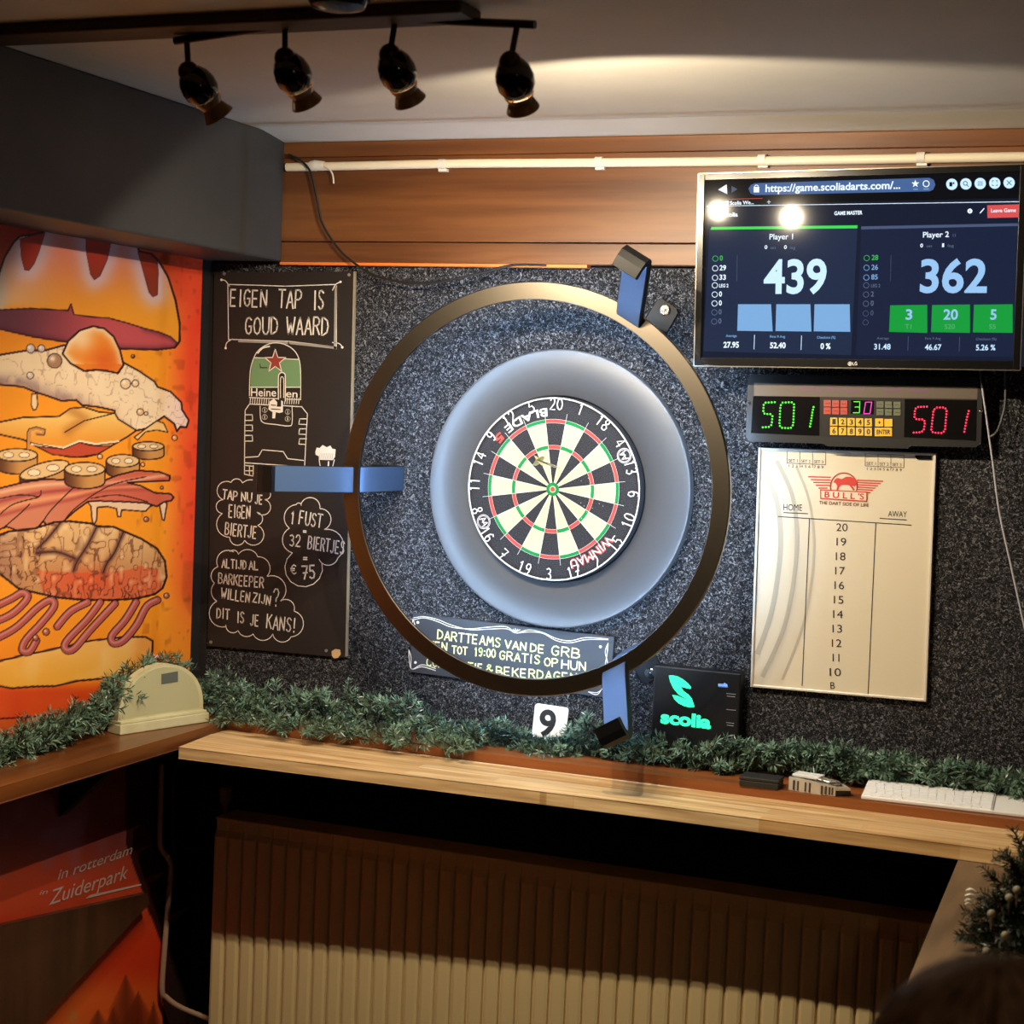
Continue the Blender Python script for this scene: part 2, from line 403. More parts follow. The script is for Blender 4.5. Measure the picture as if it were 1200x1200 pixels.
# ------------------------------------------------------------------ shelves
ZS = 1.090
sh = obj('wall_shelf', M().prism([(XL, ZS - .03), (XR, ZS - .03), (XR, ZS), (XL, ZS)], -.185, .0), DARKSHELF, bevel=.003)
tag(sh, 'dark red-brown varnished wall shelf carrying the fir garland below the carpet', 'shelf')
b = M().ext([(XL, -.19, ZS - .034), (XL, -3.2, ZS - .034), (-.814, -3.2, ZS - .034), (-.814, -.19, ZS - .034)], (0, 0, .034))
sl = obj('wall_shelf', b, LEFTSHELF, bevel=.003); tag(sl, 'brown varnished shelf along the burger mural on the left wall', 'shelf')
b = M().ext([(-.796, -.436, 1.040), (.45, -.388, 1.040), (XR, -.388, 1.040), (XR, -.187, 1.040), (-.812, -.187, 1.040), (-.815, -.25, 1.040)], (0, 0, .028))
st = obj('bar_ledge', b, STAVE, bevel=.004); tag(st, 'pale stave-wood ledge along the front of the dark back shelf', 'ledge')
b = M().ext([(1.052, -.395, 1.012), (1.105, -1.9, 1.012), (1.55, -1.9, 1.012), (1.55, -.395, 1.012)], (0, 0, .0265))
rb = obj('side_counter', b, BOARDWOOD, bevel=.003); tag(rb, 'worn light wooden counter board running towards the viewer at right', 'counter')
LEGM = noise_mat('dark_post', (34, 25, 20), (42, 31, 24), 10)
for y in (-.6, -1.8):
    obj('support_post', M().box(1.36, 1.42, y - .03, y + .03, 0, 1.012), LEGM, parent=rb)
for i, (x, lab) in enumerate(((-.3, 'dark wall bracket under the left half of the back shelf'), (.9, 'dark wall bracket under the right end of the back shelf'))):
    br = obj('shelf_bracket', M().prism([(x - .012, 1.0385), (x + .012, 1.0385), (x + .012, 0.90), (x - .012, 0.90)], -.012, .008).box(x - .012, x + .012, -.37, .0, 1.022, 1.0385), UNDER)
    tag(br, lab, 'bracket', 'brackets under the back shelf')
bp = atX(86, 945, -.93)
br = obj('shelf_bracket', M().ext([(XL, -.60, 1.055), (-.85, -.60, 1.055), (XL, -.60, .90)], (0, .03, 0)), UNDER)
tag(br, 'dark triangular bracket under the brown shelf on the left wall', 'bracket')

# ------------------------------------------------------------------ radiator with pipes
RADM = mat('cream_radiator_enamel', (216, 194, 146), 0.42)
rad = thing('radiator', 'cream ribbed panel radiator under the wooden ledge', 'radiator', (.17, -.1, .12))
pit = .0432; x = -.872; prof = []
XE = -.872 + pit * 48
while x < XE - 1e-6:
    prof += [(x + .0012, -.130), (x + .0034, -.1385), (x + .010, -.1415), (x + pit - .010, -.1415), (x + pit - .0034, -.1385), (x + pit - .0012, -.130)]
    x += pit
m = M(); n = len(prof)
zs = [(.14, -.0), (.775, 0), (.79, .012), (.818, .016)]
vs = []
for z, push in zs:
    for px, py in prof: vs.append((px, py + (-.125 - py) * (push / .016) * .92, z))
fs = []
for i in range(len(zs) - 1):
    for k in range(n - 1): fs.append((i * n + k, i * n + k + 1, (i + 1) * n + k + 1, (i + 1) * n + k))
m.add(vs, fs)
m.box(-.872, XE, -.119, -.03, .14, .816)
obj('panel', m, RADM, rad)
obj('top_grille', M().box(-.874, XE + .002, -.128, -.028, .816, .822), RADM, rad, bevel=.002)
vm = M().lathe((-.872, -.085, .835), (0, 0, 1), [(0, .008), (.018, .008), (.019, .017), (.055, .0185), (.06, .014)], 18)
vv = obj('valve', vm, mat('valve_grey_plastic', (120, 104, 96), .45), rad, smooth=True)
obj('valve_stem', M().tube([(-.872, -.085, .84), (-.872, -.085, .80)], .008).tube([(-.872, -.085, .825), (-.95, -.06, .825)], .006), STEEL, rad, smooth=True)
PIPEM = mat('painted_pipe', (168, 138, 116), .38, metal=.2)
def pxs(pts, Y): return [atY(a, b, Y) for a, b in pts]
pp = [atX(a, b, -1.0) for a, b in ((189, 895), (188, 940), (187, 985), (190, 996), (198, 1008), (200, 1020), (197, 1060), (193, 1110), (190, 1160))]
pe = pp[-1]; pf = Vector((-.886, -.07, atY(245, 1196, -.07).z))
pp = cr(pp + [pe + Vector((.008, .01, -.022)), pe.lerp(pf, .3) + Vector((0, 0, -.018)), pe.lerp(pf, .65) + Vector((0, 0, -.01)), pf], 5)
tag(obj('heating_pipe', M().tube(pp, .0075, 10), PIPEM, smooth=True), 'bent copper-coloured heating pipe in the corner left of the radiator', 'pipe')
pp = [atX(a, b, -1.005) for a, b in ((204, 896), (202, 940), (203, 1000))]
tag(obj('heating_pipe', M().tube([Vector((max(q.x, XL + .012), q.y, q.z)) for q in pp], .006, 8), mat('dark_pipe', (52, 40, 34), .5), smooth=True), 'thin dark straight pipe behind the bent pipe under the ledge', 'pipe')
# cable under the ledge
tag(obj('cable', M().tube(cr(pxs([(905, 974), (960, 992), (1020, 1004), (1075, 1010), (1120, 1012)], -.02), 6), .003, 6), mat('grey_cable', (70, 62, 54), .6), smooth=True), 'thin grey cable sagging below the ledge above the radiator', 'cable')

# ================================================================== MURALS (paint on the left wall)
def smooth01(t): t = np.clip(t, 0, 1); return t * t * (3 - 2 * t)
class Paint:
    def __init__(s, y0, y1, z0, z1, dy, dz, X, cropf_inv):
        ny = int(round((y1 - y0) / dy)) + 1; nz = int(round((z1 - z0) / dz)) + 1
        ys = np.linspace(y0, y1, ny); zs = np.linspace(z0, z1, nz)
        s.ny, s.nz = ny, nz
        Y, Z = np.meshgrid(ys, zs); s.Yw = Y.ravel(); s.Zw = Z.ravel(); s.Xw = X
        P = np.stack([np.full_like(s.Yw, X), s.Yw, s.Zw], 1) - np.array(CAM)
        zc = P @ np.array(FWD); px = 600 + F_PX * (P @ np.array(RGT)) / zc; py = 600 - F_PX * (P @ np.array(UPV)) / zc
        s.x, s.y = cropf_inv(px, py)
        s.c = np.zeros((len(s.x), 3))
        rs = np.random.RandomState(3)
        s.n1 = s.noise(rs, 26); s.n2 = s.noise(rs, 70)
    def noise(s, rs, k):
        g = rs.rand(k + 2, k + 2)
        u = (s.Yw - s.Yw.min()) / np.ptp(s.Yw) * k; v = (s.Zw - s.Zw.min()) / np.ptp(s.Zw) * k
        i = np.clip(u.astype(int), 0, k); j = np.clip(v.astype(int), 0, k); fu = smooth01(u - i); fv = smooth01(v - j)
        return g[j, i] * (1 - fu) * (1 - fv) + g[j, i + 1] * fu * (1 - fv) + g[j + 1, i] * (1 - fu) * fv + g[j + 1, i + 1] * fu * fv
    def inside(s, P):
        x, y = s.x, s.y; r = np.zeros(len(x), bool); n = len(P)
        for i in range(n):
            x1, y1 = P[i]; x2, y2 = P[i - 1]
            if y1 == y2: continue
            c = ((y1 > y) != (y2 > y)) & (x < (x2 - x1) * (y - y1) / (y2 - y1) + x1); r ^= c
        return r
    def dist(s, P, closed=False):
        d = np.full(len(s.x), 1e9); n = len(P)
        for i in range(0 if closed else 1, n):
            x1, y1 = P[i - 1]; x2, y2 = P[i]
            dx, dy = x2 - x1, y2 - y1; L = dx * dx + dy * dy + 1e-9
            t = np.clip(((s.x - x1) * dx + (s.y - y1) * dy) / L, 0, 1)
            d = np.minimum(d, np.hypot(s.x - x1 - t * dx, s.y - y1 - t * dy))
        return d
    def put(s, a, col):
        col = np.asarray(col, float)
        a = np.asarray(a, float)[:, None]; s.c = s.c * (1 - a) + col * a
    def grad(s, v, a, b, c1, c2):
        t = smooth01((v - a) / (b - a))[:, None]; return np.asarray(c1, float) * (1 - t) + np.asarray(c2, float) * t
    def line(s, P, w, col=(40, 16, 20), closed=False, soft=2.0):
        s.put(np.clip((w / 2 + soft / 2 - s.dist(P, closed)) / soft, 0, 1), col)
    def fill(s, P, col, ol=6, oc=(40, 16, 20)):
        a = s.inside(P); s.put(a, col); 
        if ol: s.line(P, ol, oc, True)
        return a
    def build(s, name, m, base):
        ny, nz = s.ny, s.nz
        i = np.arange(nz - 1)[:, None] * ny + np.arange(ny - 1)[None]; i = i.ravel()
        faces = np.stack([i, i + 1, i + ny + 1, i + ny], 1)
        mb = M(); mb.v = list(zip([s.Xw] * len(s.x), s.Yw.tolist(), s.Zw.tolist())); mb.f = [tuple(f) for f in faces.tolist()]
        mb.mi = [0] * len(mb.f); mb.sm = [False] * len(mb.f)
        c = np.clip(s.c, 0, 255) / 255; c = np.where(c <= .04045, c / 12.92, ((c + .055) / 1.055) ** 2.4)
        return obj(name, mb, m, base=base, col=np.concatenate([c, np.ones((len(c), 1))], 1))

p = Paint(-1.5, -.040, 1.088, 2.279, .0031, .0022, XL + .0012, lambda px, py: (px * 3.752, (py - 240) * 3.752))
x, y = p.x, p.y; OLc = (42, 16, 22)
# ground: red at the top and right, orange in the middle, deep orange at the bottom
bg = p.grad(y, 60, 700, (158, 34, 26), (240, 150, 34))
bgr = p.grad(x, 640, 850, (0, 0, 0), (1, 1, 1))
p.c = bg
p.put(smooth01((y - 1700) / 500) * .55, (235, 110, 24))
p.put(smooth01((x - 690) / 170) * smooth01((y - 60) / 200) * smooth01((2050 - y) / 500) * .95, (232, 60, 38))
p.put(smooth01((y - 2080) / 70), (206, 62, 22))
p.put(.18 * (p.n1 - .5) + .09, (255, 170, 60))
p.put(np.clip((p.n2 - .72) * 1.2, 0, .25) * (x > 560), (120, 40, 20))
# top bun
bun = [(-400, 480), (-300, 250), (-60, 200), (-10, 330), (0, 290), (20, 230), (60, 165), (90, 137), (150, 130), (190, 120), (205, 92), (218, 60), (430, 60), (440, 112), (500, 120), (590, 140), (612, 205), (665, 215), (700, 250), (740, 320), (772, 420), (790, 520), (790, 600), (770, 627), (690, 637), (540, 632), (290, 602), (150, 580), (0, 545), (-200, 520)]
a = p.fill(bun, p.grad(y, 120, 520, (215, 120, 110), (232, 150, 40)), 9, OLc)
p.put(a * smooth01((330 - x) / 330) * smooth01((470 - y) / 60) * .6, (205, 175, 165))
p.put(a * smooth01((60 - x) / 70) * .6, (170, 180, 190))
for S in ([(88, 150), (95, 235), (108, 285), (128, 288), (150, 260), (172, 205), (198, 122), (150, 132)], [(375, 80), (380, 210), (398, 305), (415, 330), (440, 312), (472, 240), (497, 122), (497, 80)], [(606, 205), (640, 330), (655, 385), (672, 405), (692, 396), (697, 300), (690, 240), (664, 214)]):
    d = p.dist(S, True); p.put(a * np.exp(-(d / 48) ** 2) * .85, (206, 182, 200))
    i = p.inside(S); p.put(i, p.grad(y, 150, 380, (176, 52, 40), (132, 48, 28))); p.line(S, 3, (70, 24, 30), True)
p.line(bun, 9, OLc, True)
cut = [(-400, 500), (-150, 465), (0, 462), (140, 455), (300, 465), (312, 435), (325, 482), (400, 492), (480, 498), (560, 520), (640, 545), (700, 560), (750, 580), (778, 606), (770, 627), (690, 635), (540, 632), (290, 602), (150, 580), (0, 545), (-200, 520)]
p.fill(cut, p.grad(x, 0, 500, (96, 50, 66), (188, 78, 84)), 6, OLc)
p.put(p.inside(cut) * np.exp(-(p.dist(cut[10:], False) / 16) ** 2) * .6, (86, 34, 50))
# fried egg white
egg = [(-400, 700), (-100, 655), (0, 660), (60, 650), (120, 640), (200, 640), (280, 618), (400, 640), (545, 695), (610, 730), (680, 778), (692, 800), (750, 822), (798, 870), (800, 900), (830, 948), (820, 978), (792, 976), (778, 996), (766, 962), (722, 930), (692, 950), (640, 985), (600, 992), (550, 966), (505, 935), (505, 905), (440, 890), (360, 880), (335, 858), (270, 862), (210, 840), (160, 825), (100, 800), (0, 790), (-300, 770)]
a = p.fill(egg, (240, 212, 176), 8, OLc)
p.put(a * np.exp(-(p.dist(egg[24:], False) / 42) ** 2) * np.clip((480 - x) / 250, 0, 1) * .75 * (.4 + p.n2), (120, 92, 108))
p.put(a * np.exp(-(p.dist(egg[24:], False) / 20) ** 2) * .4, (200, 150, 120))
p.put(a * smooth01((x - 680) / 120) * .35, (244, 190, 200))
p.put(a * (np.abs(p.n2 - .5) < .03) * .35, (130, 96, 100))
p.put(a * np.clip(p.n1 - .55, 0, 1) * .5, (255, 240, 214))
p.line(egg, 8, OLc, True)
yolk = [(275, 655), (300, 600), (350, 553), (410, 534), (460, 545), (500, 580), (528, 640), (543, 705), (518, 741), (470, 730), (420, 726), (370, 731), (310, 697)]
a = p.fill(yolk, (232, 132, 38), 9, OLc)
d = p.dist(yolk, True); p.put(a * np.exp(-(d / 26) ** 2) * (y < 700) * .85, (246, 218, 178)); p.put(a * np.exp(-(np.hypot(x - 360, y - 590) / 55) ** 2) * .7, (252, 232, 200)); p.put(a * np.exp(-(np.hypot(x - 460, y - 690) / 60) ** 2) * .7, (214, 84, 30)); p.line(yolk, 8, OLc, True)
def dot(cx, cy, r, c=(226, 196, 170), ol=4):
    d = np.hypot(x - cx, y - cy); p.put(d < r, c); p.put(np.exp(-(np.hypot(x - cx + r * .3, y - cy + r * .3) / (r * .4)) ** 2) * .8, (255, 246, 230)); p.put(np.clip((ol / 2 + 1 - np.abs(d - r)) / 2, 0, 1), OLc)
for cx, cy, r, c in ((135, 632, 19, (206, 186, 190)), (182, 632, 16, (206, 186, 190)), (240, 686, 32, (170, 126, 96)), (133, 750, 15, (220, 196, 180)), (552, 787, 22, (236, 200, 160)), (595, 785, 15, (236, 200, 160)), (617, 911, 15, (226, 180, 130)), (642, 918, 8, (226, 180, 130)), (585, 666, 8, (120, 50, 24)), (768, 1025, 12, (222, 150, 90)), (440, 1107, 11, (220, 170, 120)), (628, 1142, 9, (220, 150, 80))): dot(cx, cy, r, c)
drip = [(140, 832), (137, 880), (146, 902), (158, 900), (166, 880), (162, 832)]; p.fill(drip, (238, 206, 160), 5, OLc)
# cheese slice
ch = [(-400, 990), (0, 955), (100, 935), (260, 930), (310, 895), (370, 890), (440, 912), (505, 916), (520, 942), (600, 992), (560, 1020), (490, 1060), (430, 1096), (380, 1108), (300, 1108), (210, 1088), (140, 1052), (100, 1032), (0, 1010), (-300, 1010)]
a = p.fill(ch, p.grad(y, 900, 1060, (240, 196, 116), (230, 152, 56)), 7, OLc)
p.put(a * np.exp(-(p.dist([(310, 900), (370, 940), (300, 995)]) / 26) ** 2) * .6, (176, 106, 44))
p.fill([(160, 1062), (280, 1074), (350, 1045), (400, 1058), (490, 1062), (430, 1096), (340, 1110), (230, 1098)], (190, 74, 50), 5, OLc)
p.line([(285, 1000), (370, 950), (505, 916)], 5, OLc); p.line([(140, 1052), (280, 1068), (350, 1038), (420, 1052), (520, 1040)], 9, (244, 220, 190)); p.line([(100, 1030), (150, 1050), (280, 1074), (350, 1045), (420, 1058), (520, 1046)], 4, OLc)
p.line([(125, 1065), (128, 1020), (130, 990), (160, 982), (195, 990), (190, 1010), (160, 1006)], 14, (196, 140, 90)); p.line([(118, 1075), (120, 1000), (128, 985), (160, 976), (200, 988), (195, 1012), (160, 1010)], 4, OLc)
p.fill([(590, 1022), (640, 985), (690, 950), (720, 960), (738, 1000), (690, 990), (640, 998), (605, 1034)], (240, 196, 130), 5, OLc)
# pickle discs
def pickle(cx, cy, rx, ry, h, tl=0.0):
    n = 22; top = [(cx + rx * math.cos(t) , cy + ry * math.sin(t) + tl * rx * math.cos(t)) for t in [2 * math.pi * k / n for k in range(n)]]
    side = [(cx - rx, cy - tl * rx)] + [(cx + rx * math.cos(t), cy + h + ry * math.sin(t) + tl * rx * math.cos(t)) for t in [math.pi - math.pi * k / 10 for k in range(11)]] + [(cx + rx, cy + tl * rx)]
    p.fill(side, p.grad(x, cx - rx, cx + rx * .3, (96, 56, 34), (202, 146, 84)), 6, OLc)
    p.fill(top, (226, 188, 136), 6, OLc)
    for sx in (-.42, .35):
        bl = [(cx + rx * (sx + .26 * math.cos(t)), cy + ry * .45 * math.sin(t) + tl * rx * sx) for t in [2 * math.pi * k / 12 for k in range(12)]]
        p.fill(bl, (242, 218, 186), 3, (110, 66, 40))
pickle(75, 1100, 90, 28, 56); pickle(195, 1166, 108, 34, 40, -.25); pickle(652, 1062, 69, 20, 38); pickle(540, 1126, 73, 28, 46)
# bacon
B = lambda P: [(a_, b_ + 1126) for a_, b_ in P]
fat = B([(385, 180), (400, 200), (405, 260), (412, 282), (424, 262), (428, 205), (470, 200), (512, 210), (518, 245), (530, 246), (535, 215), (640, 222), (660, 200), (700, 190), (714, 258), (722, 262), (734, 190), (700, 150), (560, 130), (430, 150)])
p.fill(fat, (232, 196, 164), 6, OLc)
bac = B([(-300, 150), (0, 120), (100, 95), (200, 80), (330, 85), (460, 85), (520, 62), (600, 42), (700, 48), (748, 66), (744, 88), (660, 90), (560, 96), (620, 110), (680, 140), (750, 145), (764, 160), (752, 176), (722, 180), (690, 200), (640, 185), (560, 180), (430, 176), (385, 180), (330, 220), (280, 265), (215, 292), (190, 265), (150, 310), (110, 320), (60, 300), (30, 290), (0, 300), (-200, 320)])
a = p.fill(bac, p.grad(x, 100, 700, (206, 128, 100), (202, 96, 74)), 7, OLc)
for off, cc in ((0, (238, 190, 150)), (40, (160, 60, 64)), (75, (236, 160, 110)), (105, (170, 74, 66))):
    q = cr([(-100, 1290 + off, 0), (120, 1240 + off * .9, 0), (300, 1225 + off * .7, 0), (480, 1225 + off * .3, 0), (720, 1190 + off * .6, 0)], 6)
    p.put(a * np.exp(-(p.dist([(t.x, t.y) for t in q]) / 9) ** 2) * .75, cc)
for q in ([(190, 265), (230, 210), (330, 110)], [(280, 265), (340, 200), (480, 110), (640, 70)], [(0, 235), (60, 190), (170, 160)], [(-60, 180), (80, 150), (170, 155), (180, 130)], [(20, 290), (90, 230), (130, 190)], [(400, 165), (520, 150), (650, 180)]):
    p.line([(t.x, t.y) for t in cr([(u, v + 1126, 0) for u, v in q], 6)], 5, OLc)
p.line(bac, 7, OLc, True)
pickle(373, 1162, 89, 30, 56)
# patty
pat = B([(-400, 400), (-100, 330), (0, 325), (40, 310), (150, 298), (240, 270), (300, 265), (400, 275), (430, 288), (500, 290), (545, 310), (620, 342), (690, 385), (725, 440), (733, 510), (715, 560), (680, 586), (600, 606), (480, 612), (350, 610), (250, 600), (160, 580), (80, 560), (40, 528), (0, 498), (-200, 440)])
a = p.fill(pat, p.grad(y, 1430, 1640, (224, 178, 124), (196, 140, 92)), 9, OLc)
side = B([(160, 480), (330, 492), (470, 490), (560, 480), (620, 460), (700, 480), (715, 560), (680, 586), (600, 606), (480, 612), (350, 610), (250, 600), (190, 585)])
p.put(a * p.inside(side) * .85, (212, 96, 58)); p.put(a * np.exp(-(np.hypot((x - 400) / 1.8, y - 1650) / 60) ** 2) * .7, (220, 84, 48))
p.put(a * smooth01((150 - x) / 160) * .5, (140, 96, 90)); p.put(a * (np.abs(p.n2 - .5) < .045) * .6, (96, 52, 40)); p.put(a * (np.abs(p.n1 - .5) < .03) * .4, (110, 60, 44)); p.put(a * np.clip(p.n2 - .65, 0, 1) * 1.4, (250, 220, 176))
for q in ([(425, 290), (385, 370), (340, 440), (325, 480)], [(543, 310), (505, 400), (470, 450), (455, 490)], [(265, 272), (215, 335), (165, 385)], [(160, 405), (250, 400), (330, 430)]):
    Q = [(t.x, t.y) for t in cr([(u, v + 1126, 0) for u, v in q], 5)]; p.put(a * np.exp(-(p.dist(Q) / 13) ** 2) * .8, (92, 50, 44)); p.line(Q, 4, OLc)
rr = random.Random(5)
for k in range(46):
    u = rr.uniform(-40, 200) if k < 22 else rr.uniform(200, 700); v = rr.uniform(330, 540) if u < 200 else rr.uniform(540, 595)
    h = rr.uniform(18, 46); Q = [(u, v + 1126), (u + rr.uniform(4, 10), v + h * .5 + 1126), (u + rr.uniform(-4, 8), v + h + 1126)]
    p.put(a * np.clip((3 - p.dist(Q)) / 2, 0, 1), (74, 36, 34))
p.line(pat, 9, OLc, True)
# bottom bun, sauce
bb = B([(-400, 930), (-100, 895), (0, 880), (80, 860), (270, 820), (400, 790), (560, 774), (640, 774), (672, 792), (668, 850), (650, 905), (560, 945), (400, 962), (340, 967), (240, 990), (150, 992), (50, 1000), (0, 990), (-200, 990)])
a = p.fill(bb, p.grad(y, 1900, 2110, (236, 178, 96), (236, 168, 60)), 8, OLc)
p.put(a * np.clip(p.n1 - .5, 0, 1) * .7, (250, 214, 160)); p.put(a * smooth01((x - 540) / 90) * .4, (214, 116, 40)); p.line(bb, 8, OLc, True)
p.line(B([(-300, 1150), (0, 1133), (120, 1128), (260, 1110)]), 7, OLc); p.put((y > 1126 + 1140) * .8, (190, 84, 34))
for q in ([(-80, 730), (40, 680), (105, 625), (122, 592), (95, 580), (50, 606), (-60, 660)], [(-80, 810), (60, 740), (165, 645), (222, 612), (238, 640), (180, 715), (115, 785), (98, 832), (130, 838), (160, 790)], [(252, 728), (310, 662), (385, 622)], [(440, 622), (385, 695), (295, 790), (288, 828), (325, 826), (400, 740), (505, 628)], [(598, 622), (550, 700), (492, 768), (500, 802), (542, 790), (600, 722), (645, 640), (692, 612)]):
    Q = [(t.x, t.y) for t in cr([(u, v + 1126, 0) for u, v in q], 6)]; d = p.dist(Q)
    p.put(np.clip((19 - d) / 2, 0, 1), OLc); p.put(np.clip((14.5 - d) / 2, 0, 1), (176, 84, 82)); p.put(np.exp(-(p.dist([(u - 4, v - 4) for u, v in Q]) / 4.5) ** 2) * .7, (222, 160, 150))
for cx, cy, r in ((203, 752, 15), (157, 778, 13), (732, 593, 12), (643, 257, 11), (712, 118, 7)): dot(cx, cy + 1126, r, (176, 90, 70))
PAINTM = mat('mural_paint', (200, 120, 60), .45, spec=.35, attr='paint')
o = p.build('mural', PAINTM, (XL, -.6, 1.09)); tag(o, 'orange and red painted mural of an exploded burger on the left wall', 'mural')

# lower mural under the shelf: sunset colours, lettering, tree silhouettes
q = Paint(-1.5, -.10, .10, 1.05, .006, .005, XL + .0012, lambda px, py: (px * 4.446, (py - 930) * 4.446))
x, y = q.x, q.y
q.c = q.grad(y, 150, 480, (128, 62, 66), (206, 74, 44))
q.put(np.clip(q.n1 - .45, 0, 1) * .8 * (y < 450), (150, 96, 116)); q.put(smooth01((y - 560) / 250), (214, 58, 26)); q.put(smooth01((y - 880) / 200), (228, 96, 36))
for tx, ty, w_ in ((655, 940, 90), (720, 1030, 110), (510, 1120, 120), (590, 1110, 90), (800, 1080, 60)):
    q.put(np.clip(1 - np.abs(x - tx) / (w_ * np.clip((y - ty) / 190, 0, 1) + 1), 0, 1) ** .5 * (y > ty) * .8, (104, 36, 18))
q.put(np.exp(-((x - 380) / 28) ** 2 - ((y - 1160) / 34) ** 2) * .8, (190, 130, 70))
PAL = (196, 186, 184)
def hand_paint(text, L, R, h, w):
    tot = len(text) * 5.2; ax, ay = L; bx, by = R; L2 = math.hypot(bx - ax, by - ay); tx, ty = (bx - ax) / L2, (by - ay) / L2; sx = L2 / tot; x0 = 0
    vs, fs = text_geo(text, 0, .35); m0 = min(v[0] for v in vs); m1 = max(v[0] for v in vs); s_ = L2 / (m1 - m0)
    for f in fs:
        P = [(ax + tx * (vs[i][0] - m0) * s_ + ty * vs[i][1] / CAPH * h, ay + ty * (vs[i][0] - m0) * s_ - tx * vs[i][1] / CAPH * h) for i in f]
        q.put(q.inside(P), PAL)
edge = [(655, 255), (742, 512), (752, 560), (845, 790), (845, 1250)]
right = x > np.interp(y, [t[1] for t in edge], [t[0] for t in edge]); q.put(right | (q.Yw > -.105), (52, 22, 18))  # maroon right of the line paints in the ledge end's shadow
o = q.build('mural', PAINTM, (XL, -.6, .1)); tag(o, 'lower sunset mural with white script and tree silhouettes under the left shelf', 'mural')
# script lettering painted over it, as thin strokes
PALM = mat('faded_white_paint', (204, 182, 174), .6)
lm = M()
def wall_text(body, L, R, h, sh=.3):
    vs, fs = text_geo(body, 0.0, sh); m0 = min(v[0] for v in vs); m1 = max(v[0] for v in vs); c4 = crop(0, 930, 4.446)
    A = atX(*c4(*L), XL + .003); Bv = atX(*c4(*R), XL + .003); U = atX(*c4(L[0], L[1] - h), XL + .003)
    t = (Bv - A) / (m1 - m0); n_ = (U - A) / CAPH
    lm.add([A + t * (v[0] - m0) + n_ * v[1] for v in vs], fs)
wall_text('in rotterdam', (300, 452), (690, 312), 52); wall_text('in', (205, 528), (250, 520), 24); wall_text('Zuiderpark', (255, 582), (668, 440), 74)
c4 = crop(0, 930, 4.446); a, b_, c_, d_ = (atX(*c4(*k), XL + .003) for k in ((445, 548), (735, 478), (735, 470), (470, 528)))
lm.add([a, b_, c_, d_], [(0, 1, 2, 3)])
obj('lettering', lm, PALM, o)
# dark brown board leaning in front of the lower mural
P = [atX(u, v, XL + .02) for u, v in ((-70, 1097), (166, 1046), (168, 1058), (34, 1202), (-40, 1285))]
lb = obj('leaning_board', M().ext(P, (.018, 0, 0)), noise_mat('dark_brown_board', (58, 32, 20), (76, 44, 28), 20, (1, 1, .1), rough=.4), bevel=.002)
tag(lb, 'dark brown wooden board slanting in front of the lower mural', 'board')

# ================================================================== CEILING SPOTLIGHT BAR
BRONZE = mat('dark_bronze', (50, 34, 24), .3, metal=.6)
DGLASS = mat('smoked_black_glass', (14, 10, 8), .06, spec=.7)
BELL = mat('smoked_amber_glass', (140, 104, 66), .25, spec=.5)
BULB = mat('lit_bulb', (255, 240, 210), .5, emit=18.0, ergb=(255, 214, 160))
lampx, lampy = .11, -1.425
lamp = thing('spotlight_bar', 'dark bronze ceiling lamp bar with four glossy black adjustable spotlights', 'ceiling lamp', (lampx, lampy, 2.55))
obj('ceiling_canopy', M().lathe((lampx, lampy - .02, 2.6), (0, 0, -1), [(0, .052), (.022, .052), (.036, .044), (.042, .02)], 28), BLACKG, lamp, smooth=True)
ZBAR = 2.548
YE = -1.25
ends = [atY(205, 48, YE), atY(400, 19, YE), atY(627, 29, YE)]
obj('bar', M().tube([ends[0], ends[1]], .0075, 10).tube([ends[1], ends[2]], .0075, 10).lathe(ends[1] + Vector((0, 0, -.012)), (0, 0, 1), [(0, .012), (.03, .012)], 14), BRONZE, lamp, smooth=True)
HEADS = [((219, 47), (221, 84), (257, 136)), ((334, 29), (334, 68), (360, 122)), ((463, 24), (457, 64), (481, 119)), ((606, 30), (598, 73), (613, 128))]
AIMPTS = [Vector((.25, -.1, 1.55)), Vector((.2, -.1, 1.5)), Vector((.35, -.1, 1.6)), Vector((.5, -.1, 1.6))]
for k, (top, piv, opn) in enumerate(HEADS):
    T = atY(*top, YE); P0 = atY(*piv, T.y); O = atY(*opn, T.y + .058)
    obj('spot_stem', M().tube([T, P0], .0055, 8), BRONZE, lamp, smooth=True)
    ax = (O - P0); L = ax.length; ax.normalize()
    hd = obj('spot_head', M().lathe(P0 - ax * .004, ax, [(0, .012), (.005, .022), (.018, .030), (.034, .0335), (.049, .0325), (.062, .026), (.069, .019)], 24), DGLASS, lamp, smooth=True)
    obj('swivel_cap', M().sphere(P0, .0195, 16), BRONZE, hd, smooth=True)
    bl = M().lathe(P0 + ax * .064, ax, [(-.003, .0262), (.003, .0235), (.010, .0205), (L - .064 - .014, .0235), (L - .064 - .002, .029), (L - .064, .0295), (L - .064, .0275), (L - .064 - .014, .0215), (.010, .0185), (.004, .021)], 24)
    del bl.f[-2:]; del bl.mi[-2:]; del bl.sm[-2:]
    obj('reflector_bell', bl, BELL, hd, smooth=True)
    obj('bulb', M().lathe(O - ax * .014, ax, [(0, .014), (.006, .016), (.013, .014), (.015, .004)], 16), BULB, hd, smooth=True)
    ld = bpy.data.lights.new('spot_light', 'SPOT'); ld.energy = SPOT_W[k]; ld.color = SPOT_COL; ld.spot_size = math.radians(SPOT_SIZE[k]); ld.spot_blend = SPOT_BLEND[k]; ld.shadow_soft_size = .006
    lo = bpy.data.objects.new('spot_light', ld); COL.objects.link(lo); lo.parent = hd
    lo.matrix_basis = W[hd].inverted() @ (Matrix.Translation(O + ax * .006) @ Vector((ax.x * .5, .50, SPOT_ELEV[k])).to_track_quat('-Z', 'Y').to_matrix().to_4x4())

